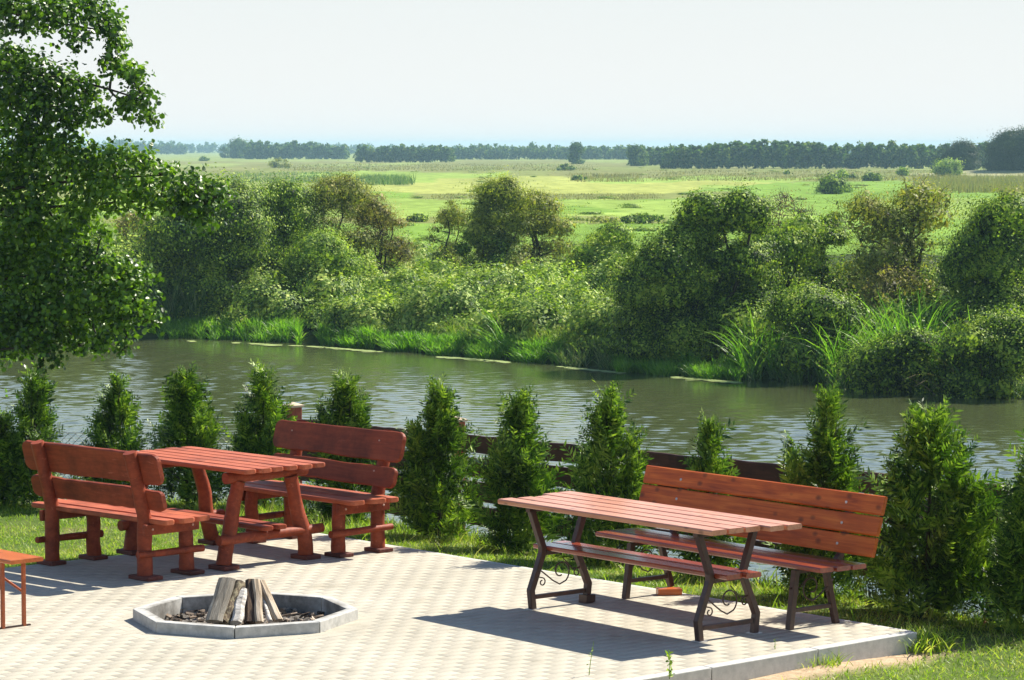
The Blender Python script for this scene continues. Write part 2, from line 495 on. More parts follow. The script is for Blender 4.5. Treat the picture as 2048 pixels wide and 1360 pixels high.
for i in range(ni + 1):
    for j in range(nj):
        if in_pit(uv((i + .5) * GS, -(j + .5) * GS), 0.69): continue
        fs.append((gvx(i, j), gvx(i, j + 1), gvx(i + 1, j + 1), gvx(i + 1, j)))
mb.add(vs, fs)
M['joint'] = mat_simple('joint_sand', (0.27, 0.24, 0.19), (0.36, 0.32, 0.26), 40, 0.95, 0)
jb = mb.build('joint_bed', M['joint'], paving)
mb = MB()
for q in cut: mb.add(q, [list(range(len(q)))])
mb.build('cut_pavers', paving.data.materials[0], paving)

# kerb stones, one metre each
kr = empty('kerb_edging', uv(LU, 0), TH)
tag(kr, 'row of pale concrete kerb stones edging the right side of the paving', 'kerb')
L0 = 0.0
for i in range(9):
    mb = MB(); y1 = -i * 1.0 - 0.004; y0 = y1 - 0.99
    mb.box(-KERB_W, 0, y0, y1, -0.3, 0.003)
    mb.build('kerb_stone', M['kerb'], kr, 0.006)
# thin edge strip behind paving
mb = MB(); mb.box(0.0, LU - KERB_W - 0.004, 0.002, 0.045, -0.3, -0.004)
be = mb.build('kerb_edging', M['kerb'], None, 0.004)
be.location = uv(0, 0); be.rotation_euler = (0, 0, TH)
tag(be, 'long thin concrete edging strip along the back of the paving, before the thuja hedge', 'kerb')

# ------------------------------------------------------------------ fire pit
pit = empty('fire_pit', PIT_C, 0)
tag(pit, 'low octagonal fire pit ringed with grey concrete kerb stones', 'fire pit')
ro, ri = PIT_R, PIT_R - 0.085
for k in range(8):
    a0, a1 = R(k * 45), R((k + 1) * 45)
    e = 0.0035 / ro
    mb = MB()
    pts = [(ri*math.cos(a0+e), ri*math.sin(a0+e)), (ro*math.cos(a0+e), ro*math.sin(a0+e)),
           (ro*math.cos(a1-e), ro*math.sin(a1-e)), (ri*math.cos(a1-e), ri*math.sin(a1-e))]
    vs = [(x, y, -0.2) for x, y in pts] + [(x, y, 0.076) for x, y in pts]
    mb.add(vs, [(3, 2, 1, 0), (4, 5, 6, 7), (0, 1, 5, 4), (1, 2, 6, 5), (2, 3, 7, 6), (3, 0, 4, 7)])
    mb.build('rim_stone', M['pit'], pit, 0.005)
mb = MB()
n_ = 26; vs = []; fs = []
for j in range(9):
    r_ = (ri + 0.0) * j / 8
    for k in range(n_):
        a = 2 * math.pi * k / n_
        x, y = r_*math.cos(a), r_*math.sin(a)
        vs.append((x, y, -0.045 + 0.03*mnoise.noise(Vector((x*6, y*6, 1))) + 0.02*mnoise.noise(Vector((x*18, y*18, 1)))))
for j in range(8):
    for k in range(n_):
        k2 = (k+1) % n_
        fs.append((j*n_+k, (j+1)*n_+k, (j+1)*n_+k2, j*n_+k2))
mb.add(vs, fs, True)
mb.build('pit_bed', M['ash'], pit)
mb = MB()
rr = random.Random(4)
for i in range(330):
    a = rr.uniform(0, 6.28); r_ = ri * math.sqrt(rr.random()) * 0.93
    Mx = T(r_*math.cos(a), r_*math.sin(a), -0.034 + rr.uniform(0, 0.02)) @ rot('Z', rr.uniform(0, 360)) @ rot('X', rr.uniform(-30, 30)) @ rot('Y', rr.uniform(-20, 20))
    l = rr.uniform(0.008, 0.05); h = rr.uniform(0.004, 0.014)
    mb.box(-l, l, -h, h, -h*0.6, h*0.6, Mx)
M['chips'] = mat_leaf('wood_chips', [(0.012, 0.011, 0.010), (0.05, 0.04, 0.032), (0.20, 0.15, 0.11), (0.46, 0.38, 0.30)], 0.0, 0.9, 0.1, 8)
tag(mb.build('charred_debris', M['chips'], pit), kind='stuff')

def mat_log(name, c0, c1, c2, ax=(30, 30, 4)):
    m, t, b, N, L = new_mat(name)
    tc = N('ShaderNodeTexCoord').outputs['Object']
    n = noise(N, L, mapping(N, L, tc, ax), 1.2, 6, 0.7, 0.5)
    r = ramp(N, [(0.3, c0), (0.5, c1), (0.66, c2)]); L(n.outputs[0], r.inputs[0])
    L(r.outputs[0], b.inputs['Base Color']); b.inputs['Roughness'].default_value = 0.85
    b.inputs['Specular IOR Level'].default_value = 0.15
    bump(N, L, n.outputs[0], b, 0.9, 0.012)
    return m
M['log_grey'] = mat_log('log_grey', (0.13, 0.11, 0.085), (0.24, 0.21, 0.165), (0.36, 0.33, 0.27))
M['log_bark'] = mat_log('log_bark', (0.03, 0.022, 0.016), (0.13, 0.095, 0.065), (0.42, 0.36, 0.22), (22, 22, 14))
M['log_pale'] = mat_log('log_pale', (0.16, 0.12, 0.08), (0.44, 0.35, 0.25), (0.66, 0.57, 0.45))
M['log_birch'] = mat_log('log_birch', (0.18, 0.16, 0.14), (0.55, 0.51, 0.45), (0.78, 0.75, 0.70), (8, 8, 20))
M['log_char'] = mat_log('log_char', (0.012, 0.010, 0.009), (0.06, 0.04, 0.03), (0.20, 0.13, 0.08))

def wedge(mb, A, B, w, th, split=0.5, seed=0):
    """split log: round back, flat faces; A bottom, B top"""
    A, B = Vector(A), Vector(B); d = (B - A).normalized()
    s = d.cross(Vector((0, 1, 0))).normalized(); o = s.cross(d)
    rings = []
    n = 6
    for i in range(n + 1):
        t = i / n; c = A.lerp(B, t)
        k = 1 + 0.10 * mnoise.noise(Vector((seed, t * 3, 0)))
        c = c + s * 0.012 * mnoise.noise(Vector((seed + 3, t * 2.5, 0)))
        prof = [(-1, -0.55), (-0.1, -0.75), (0.95, -0.4), (1.0, 0.2), (0.45, 0.85), (-0.5, 0.9), (-1, 0.35)]
        rings.append([c + (s * (x * w) + o * (y * th)) * k for x, y in prof])
    mb.loft(rings, False, True)

def log_obj(mat, px_b, py_b, px_t, py_t, dy_b, dy_t, w, label, kind='split', th=None, seed=0, mat2=None):
    """a log leaning from a base point in the pit to its top in the pyramid"""
    Yc = PIT_C.y
    A = at_dist(px_b, py_b, Yc + dy_b); B = at_dist(px_t, py_t, Yc + dy_t)
    mid = (A + B) / 2
    # own local frame: Z along the log
    d = (B - A); L_ = d.length
    q_ = d.to_track_quat('Z', 'Y')
    mb = MB()
    if kind == 'split':
        wedge(mb, (0, 0, 0), (0.0001, 0, L_), w, th or w * 0.7, seed=seed)
    else:
        k = 9
        mb.tube([(0.01*math.sin(i*1.3+seed), 0, L_*i/k) for i in range(k+1)], [w*(1+0.1*math.sin(i*2.1+seed)) for i in range(k+1)], 12, wob=0.25, seed=seed)
    o = mb.build('firewood_log', mat, None, 0.003, 1)
    o.location = A; o.rotation_mode = 'QUATERNION'
    o.rotation_quaternion = q_
    tag(o, label, 'firewood', 'split logs stacked upright in the fire pit')
    return o
log_obj(M['log_grey'], 428, 1243, 455, 1158, -0.32, -0.02, 0.063, 'flat grey plank-like log leaning furthest left in the fire pit', seed=1, th=0.02)
log_obj(M['log_bark'], 447, 1246, 481, 1172, -0.26, 0.0, 0.052, 'thick round log with lichen-crusted bark, right of the flat grey plank', kind='round', seed=2)
log_obj(M['log_birch'], 472, 1246, 486, 1180, -0.30, -0.05, 0.040, 'white birch log with a bright cut face, short and in the middle of the pile', seed=3)
log_obj(M['log_char'], 500, 1247, 503, 1162, -0.24, 0.02, 0.044, 'upright split log with dark grey charred bark, centre of the pile', seed=4)
log_obj(M['log_pale'], 519, 1245, 513, 1160, -0.25, 0.0, 0.029, 'tall upright split log showing pale cream inner wood', seed=5)
log_obj(M['log_birch'], 541, 1243, 522, 1190, -0.22, 0.0, 0.016, 'thin white split stick leaning between the two tall right logs', seed=6, th=0.02)
log_obj(M['log_pale'], 558, 1241, 523, 1163, -0.16, 0.04, 0.032, 'pale split log leaning furthest right against the pile', seed=7)
log_obj(M['log_char'], 548, 1240, 520, 1168, -0.13, 0.07, 0.022, 'dark brown split log behind the rightmost pale one', seed=8)
log_obj(M['log_bark'], 470, 1220, 495, 1175, 0.12, 0.05, 0.035, 'brown bark log standing at the back of the pile, mostly hidden', kind='round', seed=9)

# ------------------------------------------------------------------ rustic furniture
def slab(mb, L_, W, Th, M_=None, wob=0.0, seed=0, rnd_end=0.0, tilt=0.0):
    """a board along X (centred), width Y, thickness Z, with wavy live edges and rounded ends"""
    n = 26; rings = []
    for i in range(n + 1):
        t = i / n
        # denser stations near the ends
        x = (-math.cos(math.pi * t)) * L_ / 2 if rnd_end else (t - 0.5) * L_
        e = 1.0
        if rnd_end:
            dd = L_ / 2 - abs(x)
            if dd < rnd_end: e = 0.55 + 0.45 * math.sqrt(max(0, 1 - (1 - dd / rnd_end) ** 2))
        w1 = W / 2 * e + wob * mnoise.noise(Vector((x * 2.3, seed, 0))) + wob * 0.4 * mnoise.noise(Vector((x * 9, seed, 5)))
        w2 = W / 2 * e + wob * mnoise.noise(Vector((x * 2.3, seed + 9, 0))) + wob * 0.4 * mnoise.noise(Vector((x * 9, seed + 9, 5)))
        h = Th / 2; c = min(0.008, Th * 0.28)
        rings.append([(x, -w1 + c, -h), (x, w2 - c, -h), (x, w2, -h + c), (x, w2, h - c), (x, w2 - c, h), (x, -w1 + c, h), (x, -w1, h - c), (x, -w1, -h + c)])
    mb.loft(rings, False, True, M_)
    return mb

def log_tube(mb, A, B, r0, r1, seed, n=12, k=8, bend=0.012, M_=None):
    A, B = Vector(A), Vector(B); pts = []; rad = []
    for i in range(k + 1):
        t = i / k; p = A.lerp(B, t)
        p += Vector((mnoise.noise(Vector((seed, t * 2.2, 0))), mnoise.noise(Vector((seed, t * 2.2, 9))), 0)) * bend * (1 if 0 < i < k else 0.3)
        pts.append(p); rad.append((r0 + (r1 - r0) * t) * (1 + 0.06 * mnoise.noise(Vector((seed + 5, t * 3.5, 0)))))
    mb.tube(pts, rad, n, M_, wob=0.12, seed=seed)

def bolts(parent, pts, r=0.009, nrm='Y', mat=None):
    for p in pts:
        mb = MB()
        ax = {'Y': rot('X', 90), 'X': rot('Y', 90), 'Z': Matrix.Identity(4)}[nrm]
        mb.tube([(0, 0, -0.004), (0, 0, 0.003), (0, 0, 0.006)], [r, r, r * 0.6], 8, T(*p) @ ax)
        mb.build('bolt', mat or M['bolt_red'], parent)

def rustic_bench(loc, th, label, s=0):
    root = empty('rustic_bench', loc, th, label, 'bench', 'rustic red benches of round logs and live-edge boards')
    # seat boards
    for i, (y, wd, l) in enumerate(((-0.185, 0.165, 1.62), (-0.005, 0.17, 1.70), (0.155, 0.12, 1.66))):
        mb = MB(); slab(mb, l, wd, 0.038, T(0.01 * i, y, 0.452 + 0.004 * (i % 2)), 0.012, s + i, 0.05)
        mb.build('seat_board', M['rustic_lit'], root)
    # backrest boards lean with the posts
    for i, (z, wd, y) in enumerate(((0.62, 0.17, 0.205), (0.865, 0.245, 0.262))):
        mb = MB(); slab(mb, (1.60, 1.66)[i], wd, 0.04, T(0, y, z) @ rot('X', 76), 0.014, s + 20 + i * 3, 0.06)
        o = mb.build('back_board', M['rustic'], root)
        bolts(o, [(x, y - 0.022 + dz * -0.25, z + dz) for x in (-0.57, 0.57) for dz in (-0.045, 0.045)], 0.007, 'Y')
    for sx in (-1, 1):
        x = 0.57 * sx
        mb = MB()
        pts = [(x, 0.21, 0.03), (x + 0.006, 0.205, 0.25), (x, 0.205, 0.45), (x - 0.004, 0.245, 0.62), (x, 0.30, 0.82), (x + 0.004, 0.345, 0.985)]
        rad = [0.06, 0.057, 0.056, 0.054, 0.052, 0.053]
        # resample
        P, Q = [], []
        for i in range(len(pts) - 1):
            for k in range(3):
                t = k / 3; P.append(Vector(pts[i]).lerp(Vector(pts[i + 1]), t)); Q.append(rad[i] * (1 - t) + rad[i + 1] * t)
        P.append(Vector(pts[-1])); Q.append(rad[-1])
        mb.tube(P, Q, 14, wob=0.14, seed=s + 3 + sx)
        mb.build('back_post', M['rustic'], root)
        mb = MB(); log_tube(mb, (x, -0.21, 0.03), (x, -0.20, 0.43), 0.06, 0.054, s + 7 + sx)
        mb.build('leg', M['rustic'], root)
        mb = MB(); xo = x + 0.066 * sx      # seat bearer bolted along the outside
        mb.box(xo - 0.02, xo + 0.02, -0.27, 0.27, 0.345, 0.43)
        o = mb.build('bearer', M['rustic'], root, 0.008)
        bolts(o, [(xo + 0.022 * sx, y, 0.39) for y in (-0.2, 0.2)], 0.009, 'X')
        mb = MB(); xr = x + 0.05 * sx
        log_tube(mb, (xr, -0.33, 0.19), (xr, 0.32, 0.20), 0.03, 0.026, s + 13 + sx, 10)
        mb.build('foot_rail', M['rustic'], root)
        for y in (-0.21, 0.21):
            mb = MB(); mb.box(x - 0.11 + 0.02 * sx, x + 0.11, y - 0.075, y + 0.075, 0.001, 0.032)
            mb.build('foot_pad', M['foot'], root, 0.006)
    return root

b1 = rustic_bench((-1.642, 23.457, 0), R(-47), 'dark red rustic bench behind the rustic table, facing the fire pit, by the fence post', 1)
b2 = rustic_bench((-3.087, 22.206, 0), R(137), 'dark red rustic bench seen from behind, left of the rustic table', 40)

def rustic_table(loc, th):
    root = empty('rustic_table', loc, th, 'red rustic table with slatted top on splayed log legs, between the two rustic benches', 'table')
    HT = 0.80
    for i in range(6):
        y = (i - 2.5) * 0.137
        mb = MB(); l = 1.76 + rnd.uniform(-0.03, 0.03)
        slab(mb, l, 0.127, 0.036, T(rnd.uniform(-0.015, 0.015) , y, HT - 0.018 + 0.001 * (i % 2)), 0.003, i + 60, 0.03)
        mb.build('top_board', M['rustic_lit'], root)
    for sx in (-1, 1):
        x = 0.60 * sx
        mb = MB(); log_tube(mb, (x, -0.40, 0.713), (x, 0.42, 0.718), 0.045, 0.042, 70 + sx, 10)
        o = mb.build('top_bearer', M['rustic'], root)
        for sy in (-1, 1):
            mb = MB(); log_tube(mb, (x, 0.42 * sy, 0.03), (x, 0.27 * sy, 0.68), 0.064, 0.055, 74 + sx * 2 + sy, 12, bend=0.03)
            mb.build('leg', M['rustic'], root)
            mb = MB(); mb.box(x - 0.105, x + 0.105, 0.42 * sy - 0.075, 0.42 * sy + 0.075, 0.001, 0.036)
            mb.build('foot_pad', M['foot'], root, 0.006)
        mb = MB(); xo = x + 0.035 * sx
        log_tube(mb, (xo, -0.50, 0.235), (xo, 0.56, 0.24), 0.043, 0.038, 80 + sx, 10)
        mb.build('cross_rail', M['rustic'], root)
    for i, y in enumerate((0.0, 0.13)):
        mb = MB(); slab(mb, 1.46, 0.115, 0.035, T(0, y - 0.06, 0.30), 0.01, 90 + i, 0.04)
        mb.build('foot_board', M['rustic'], root)
    return root
rustic_table((-2.381, 22.90, 0), R(-45.5))

# ------------------------------------------------------------------ steel framed table
def sq_tube(mb, pts, w, M_=None):
    """square tube in the local YZ plane through (y,z) points, mitred at bends"""
    P = [Vector((0, y, z)) for y, z in pts]; rings = []
    for i, p in enumerate(P):
        a = P[max(0, i-1)]; b = P[min(len(P)-1, i+1)]
        d = (b - a).normalized()
        if 0 < i < len(P) - 1:
            d = ((p - a).normalized() + (b - p).normalized()).normalized()
            k = 1 / max(0.5, d.dot((b - p).normalized()))
        else: k = 1
        n = Vector((0, -d.z, d.y)); h = w / 2
        rings.append([p + Vector((h, 0, 0)) + n*h*k, p + Vector((-h, 0, 0)) + n*h*k, p + Vector((-h, 0, 0)) - n*h*k, p + Vector((h, 0, 0)) - n*h*k])
    mb.loft(rings, False, True, M_)

def scroll_pts(cy, cz, r0, r1, a0, turns, n=22):
    out = []
    for i in range(n + 1):
        t = i / n; r = r0 + (r1 - r0) * t; a = a0 + turns * 2 * math.pi * t
        out.append((0, cy + r * math.cos(a), cz + r * math.sin(a)))
    return out

def iron_scroll(root, x, flip=1, wid=0.40, z0=0.17):
    """wrought S-scroll between two legs, in the YZ plane"""
    mb = MB()
    f = flip
    s = [(0, f*0.20, z0+0.12), (0, f*0.13, z0+0.07), (0, f*0.06, z0+0.02), (0, 0.0, z0-0.01)]
    big = scroll_pts(-f*0.01, z0+0.085, 0.095, 0.03, -math.pi/2, -f*1.05)
    mb.tube([(x, p[1], p[2]) for p in s + big[2:]], 0.0055, 6)
    sm = scroll_pts(f*0.165, z0+0.02, 0.032, 0.012, math.pi/2, f*1.0, 14)
    mb.tube([(x, p[1], p[2]) for p in [(0, f*0.20, z0+0.06)] + sm], 0.005, 6)
    sm = scroll_pts(-f*0.165, z0+0.06, 0.032, 0.012, math.pi/2, -f*1.0, 14)
    mb.tube([(x, p[1], p[2]) for p in [(0, -f*0.22, z0+0.1)] + sm], 0.005, 6)
    mb.tube([(x, -f*0.23, z0+0.09), (x, -f*0.12, z0+0.095), (x, -f*0.03, z0+0.18)], 0.004, 6)
    mb.build('iron_scroll', M['steel'], root)

def steel_table(loc, th):
    root = empty('plank_table', loc, th, 'long varnished plank table on bent dark steel legs with iron scrolls', 'table')
    HT = 0.78
    ends = [(-1.13, 1.09), (-1.09, 1.10), (-1.07, 1.11), (-1.15, 1.19), (-1.16, 1.21)]
    for i in range(5):
        y = (i - 2) * 0.146; a, b = ends[i]
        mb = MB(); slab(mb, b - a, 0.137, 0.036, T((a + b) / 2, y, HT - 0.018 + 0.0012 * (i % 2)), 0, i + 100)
        o = mb.build('top_board', M['plank_glare'], root)
    leg_n = [(-0.255, 0.0), (-0.272, 0.14), (-0.165, 0.40), (-0.165, 0.45), (-0.275, 0.73)]
    leg_f = [(0.255, 0.0), (0.272, 0.14), (0.150, 0.40), (0.150, 0.45), (0.255, 0.73)]
    for sx in (-1, 1):
        x = 0.865 * sx
        for k, leg in enumerate((leg_n, leg_f)):
            mb = MB(); sq_tube(mb, leg, 0.045, T(x, 0, 0))
            o = mb.build('leg', M['steel'], root, 0.004)
            mb = MB(); y = leg[0][0]; mb.box(x - 0.04, x + 0.04, y - 0.04, y + 0.04, 0.001, 0.007)
            if k == 1 and sx == -1: mb.box(x - 0.035, x + 0.05, y - 0.04, y + 0.045, 0.007, 0.06)
            mb.build('foot_plate', M['steel'] if k == 1 and sx == -1 else M['bolt'], o)
        mb = MB(); mb.box(x - 0.015, x + 0.015, -0.235, 0.235, 0.075, 0.105)
        mb.build('stretcher', M['steel'], root, 0.002)
        mb = MB(); mb.box(x - 0.0225, x + 0.0225, -0.30, 0.28, 0.705, 0.742)
        mb.build('top_bearer', M['steel'], root, 0.002)
        mb = MB(); mb.box(x - 0.02, x + 0.02, -0.14, 0.125, 0.385, 0.415)
        mb.build('shelf_bearer', M['steel'], root, 0.002)
        iron_scroll(root, x, -1)
    for i, (y, a, b) in enumerate(((-0.065, -1.0, 1.0), (0.088, -0.98, 1.03))):
        mb = MB(); slab(mb, b - a, 0.142, 0.034, T((a + b) / 2, y, 0.434), 0, i + 110)
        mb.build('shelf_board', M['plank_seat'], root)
    return root
steel_table((0.897, 19.72, 0), R(-50.2))

def plank_bench(loc, th):
    root = empty('plank_bench', loc, th, 'long varnished orange-brown plank bench with high slanted three-board backrest', 'bench')
    for i, (y, a, b) in enumerate(((-0.15, -1.21, 1.15), (-0.01, -1.22, 1.17), (0.13, -1.20, 1.18))):
        mb = MB(); slab(mb, b - a, 0.132, 0.034, T((a + b) / 2, y, 0.440), 0, i + 120)
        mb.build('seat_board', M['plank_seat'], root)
    # backrest plane: from (y .27, z .50) leaning back 20 deg
    tilt = 17
    for i in range(3):
        s = 0.065 + i * 0.147
        y = 0.232 + s * math.sin(R(tilt)); z = 0.50 + s * math.cos(R(tilt))
        mb = MB(); slab(mb, 2.48, 0.136, 0.03, T(-0.03, y, z) @ rot('X', 90 - tilt), 0, i + 130)
        o = mb.build('back_board', M['plank'], root)
        bolts(o, [(x, y - 0.0175 * math.cos(R(tilt)), z - 0.0175 * math.sin(R(tilt)) + 0.0) for x in (-0.86, 0.86)], 0.011, 'Y', M['bolt'])
    for sx in (-1, 1):
        x = 0.86 * sx
        mb = MB(); sq_tube(mb, [(-0.22, 0.0), (-0.165, 0.405)], 0.045, T(x, 0, 0))
        l1 = mb.build('leg', M['steel'], root, 0.004)
        mb = MB(); sq_tube(mb, [(0.225, 0.0 if sx > 0 else 0.05), (0.13, 0.36), (0.185, 0.40), (0.26, 0.47), (0.375, 0.86)], 0.042, T(x, 0, 0))
        l2 = mb.build('back_leg', M['steel'], root, 0.004)
        mb = MB(); mb.box(x - 0.02, x + 0.02, -0.16, 0.16, 0.384, 0.422)
        mb.build('seat_bearer', M['steel'], root, 0.002)
        mb = MB(); mb.box(x - 0.014, x + 0.014, -0.195, 0.195, 0.115, 0.143)
        mb.build('stretcher', M['steel'], root, 0.002)
        iron_scroll(root, x, 1, z0=0.19)
    return root
plank_bench((1.54, 20.18, 0), R(-51.5))
# wooden block under the bench's far back leg
pb = at(1338, 1189, 0)
mb = MB(); mb.box(-0.09, 0.09, -0.05, 0.05, 0.001, 0.048)
o = mb.build('wooden_block', M['beer'], None, 0.003); o.location = pb; o.rotation_euler = (0, 0, R(8))
tag(o, 'short orange wooden block wedged under the far leg of the plank bench', 'block')

# ------------------------------------------------------------------ folding beer bench
pc = at(48, 1252, 0)
bb = empty('folding_bench', pc, R(-47), 'orange folding bench on thin steel legs with crossed braces, at the left picture edge', 'bench')
mb = MB(); slab(mb, 2.2, 0.27, 0.028, T(-0.94, -0.075, 0.478), 0, 140)
sbo = mb.build('seat', M['beer'], bb)
mb = MB(); mb.box(-1.8, -0.06, -0.185, -0.155, 0.435, 0.464); mb.box(-1.8, -0.06, 0.0, 0.03, 0.435, 0.464)
mb.build('under_rail', M['beer'], bb, 0.003)
for x in (0.0, -1.75):
    for y in (0.0, -0.17):
        mb = MB(); mb.box(x - 0.012, x + 0.012, y - 0.012, y + 0.012, 0.002, 0.464)
        mb.build('leg', M['orange_steel'], bb, 0.002)
    mb = MB(); mb.box(x - 0.01, x + 0.01, -0.22, 0.05, 0.0005, 0.011)
    mb.build('foot_bar', M['steel'], bb)
    s = 1 if x < -1 else -1
    for y in (-0.002, -0.165):
        mb = MB(); mb.tube([(x + s*0.012, y, 0.24), (x + s*0.36, -0.165 - y, 0.455)], 0.009, 6)
        mb.build('brace', M['orange_steel'], bb)

# ------------------------------------------------------------------ fence
def fence_pt(t):
    return FP0 + U * t
def rail_top(t):
    return 0.62 + 0.014 * t
FT = [0.0, 2.5, 4.55, 7.1, 9.6, 12.1]
fr = empty('board_fence', FP0, TH, 'dark brown board fence of wavy-edged planks behind the thuja hedge, above the river', 'fence')
for i, t in enumerate(FT):
    g = fence_pt(t)
    mb = MB(); mb.box(t - 0.065, t + 0.065, -0.065, 0.065, -1.2, rail_top(t) + 0.10)
    o = mb.build('post', M['post'], fr, 0.006)
    mb = MB(); z = rail_top(t) + 0.10
    vs = [(t-.08, -.08, z), (t+.08, -.08, z), (t+.08, .08, z), (t-.08, .08, z), (t-.08, -.08, z+.02), (t+.08, -.08, z+.02), (t+.08, .08, z+.02), (t-.08, .08, z+.02), (t, 0, z+.05)]
    mb.add(vs, [(3,2,1,0), (0,1,5,4), (1,2,6,5), (2,3,7,6), (3,0,4,7), (4,5,8), (5,6,8), (6,7,8), (7,4,8)])
    mb.build('post_cap', M['cap'], o)
    if i < len(FT) - 1:
        t2 = FT[i + 1]; sl = math.degrees(math.atan(0.014))
        for k, (dz, wd) in enumerate(((-0.085, 0.165), (-0.30, 0.185), (-0.52, 0.185), (-0.745, 0.175))):
            mb = MB(); slab(mb, t2 - t - 0.01, wd, 0.028, T((t + t2) / 2, -0.082, rail_top((t + t2) / 2) + dz) @ rot('Y', -sl) @ rot('X', 90), 0.010, 200 + i * 7 + k)
            mb.build('board', M['fence'], fr)
# short stub of the top board beside the corner post
cl = empty('chain_link_fence', FP0, 0, 'grey chain-link fence running left from the brown corner post behind the left thujas', 'fence')
mb = MB(); LX, Zb, Zt, S = -7.2, -0.75, 0.46, 0.075
n_ = int((-LX + (Zt - Zb)) / S) + 2
for k in range(-20, n_):
    for sg in (1, -1):
        # diagonal lines, clipped to the rectangle
        x0 = -0.07 - k * S; pts = []
        xa, za, xb, zb_ = x0, Zb, x0 + (Zt - Zb) * sg, Zt
        # clip in x
        lo, hi = LX, -0.07
        def clipx(xa, za, xb, zb_):
            if xa > xb: xa, za, xb, zb_ = xb, zb_, xa, za
            if xb < lo or xa > hi: return None
            if xa < lo: za += (zb_ - za) * (lo - xa) / (xb - xa); xa = lo
            if xb > hi: zb_ = za + (zb_ - za) * (hi - xa) / (xb - xa); xb = hi
            return xa, za, xb, zb_
        c = clipx(xa, za, xb, zb_)
        if c and c[2] - c[0] > 0.01:
            mb.tube([(c[0], 0.0015*sg, c[1]), (c[2], 0.0015*sg, c[3])], 0.0022, 4, caps=False)
mb.build('mesh', M['wire'], cl)
for z in (Zt, 0.0):
    mb = MB(); mb.tube([(LX, 0.006, z), (-0.07, 0.006, z)], 0.003, 5); mb.build('line_wire', M['wire'], cl)
for x in (-2.45, -4.9, -7.2):
    mb = MB(); mb.tube([(x, 0.03, -1.3), (x, 0.03, Zt + 0.03)], 0.02, 8); mb.build('post', M['wire'], cl)

# ------------------------------------------------------------------ foliage
def rand_dirs(n, up=0.0):
    d = rng.normal(size=(n, 3)); d[:, 2] += up
    return d / np.linalg.norm(d, axis=1, keepdims=True)

def leaves(P, size, aspect=0.6, up=0.6, jitter=0.35, out=None, outw=0.0, fold=0.15):
    """one folded four-cornered leaf at each point of P"""
    n = len(P)
    nrm = rand_dirs(n, up)
    if out is not None: nrm = nrm + out * outw; nrm /= np.linalg.norm(nrm, axis=1, keepdims=True)
    d = rand_dirs(n); d -= nrm * (d * nrm).sum(1, keepdims=True); d /= np.linalg.norm(d, axis=1, keepdims=True)
    s = np.cross(nrm, d)
    L_ = size * (1 + jitter * rng.uniform(-1, 1, (n, 1))); W = L_ * aspect
    v = np.stack([P, P + d*L_*0.55 + s*W*0.5 + nrm*L_*fold, P + d*L_, P + d*L_*0.45 - s*W*0.5 + nrm*L_*fold*0.6], 1).reshape(-1, 3)
    f = np.arange(4 * n).reshape(-1, 4)
    return v, f

def leaves6(P, size, aspect=0.8, up=0.6, jitter=0.3, out=None, outw=0.0):
    """rounder six-cornered leaves, folded along the midrib"""
    n = len(P)
    nrm = rand_dirs(n, up)
    if out is not None: nrm = nrm + out * outw; nrm /= np.linalg.norm(nrm, axis=1, keepdims=True)
    d = rand_dirs(n); d -= nrm * (d * nrm).sum(1, keepdims=True); d /= np.linalg.norm(d, axis=1, keepdims=True)
    s = np.cross(nrm, d)
    L_ = size * (1 + jitter * rng.uniform(-1, 1, (n, 1))); W = L_ * aspect * 0.5
    fo = nrm * L_ * 0.12
    v = np.stack([P, P + d*L_*0.3 + s*W*0.85 + fo, P + d*L_*0.72 + s*W*0.9 + fo, P + d*L_, P + d*L_*0.72 - s*W*0.9 + fo, P + d*L_*0.3 - s*W*0.85 + fo], 1).reshape(-1, 3)
    b = np.arange(n) * 6
    f = np.concatenate([np.stack([b, b+1, b+2, b+3], 1), np.stack([b, b+3, b+4, b+5], 1)])
    return v, f

def clump_pts(c, r, n, hollow=0.5, flat=1.0):
    """points in an uneven ball, denser near its skin; returns points and outward directions"""
    d = rand_dirs(n, 0.15)
    k = rng.uniform(hollow ** 3, 1, (n, 1)) ** (1 / 3)
    lump = 1 + 0.38 * np.sin(d[:, :1] * 5 + c[0] * 3) * np.cos(d[:, 1:2] * 4 + c[1]) + 0.18 * np.sin(d[:, 2:3] * 7 + c[2] * 5)
    k = np.where(rng.random((n, 1)) < 0.13, rng.uniform(1.0, 1.45, (n, 1)), k)
    P = np.array(c) + d * k * lump * np.array(r)
    return P, d

def branch(mb, A, B, r0, r1, seed, k=5, bend=0.12, n=6):
    A, B = Vector(A), Vector(B); L_ = (B - A).length; pts, rad = [], []
    for i in range(k + 1):
        t = i / k; p = A.lerp(B, t)
        p += Vector((mnoise.noise(Vector((seed * 1.7, t * 2, 0))), mnoise.noise(Vector((seed * 1.7, t * 2, 9))), 0.5 * mnoise.noise(Vector((seed, t * 2, 19))) + 0.35 * math.sin(t * math.pi) * bend)) * L_ * bend * (1 if i else 0)
        pts.append(p); rad.append(r0 + (r1 - r0) * t)
    mb.tube(pts, rad, n, caps=False)
    return pts

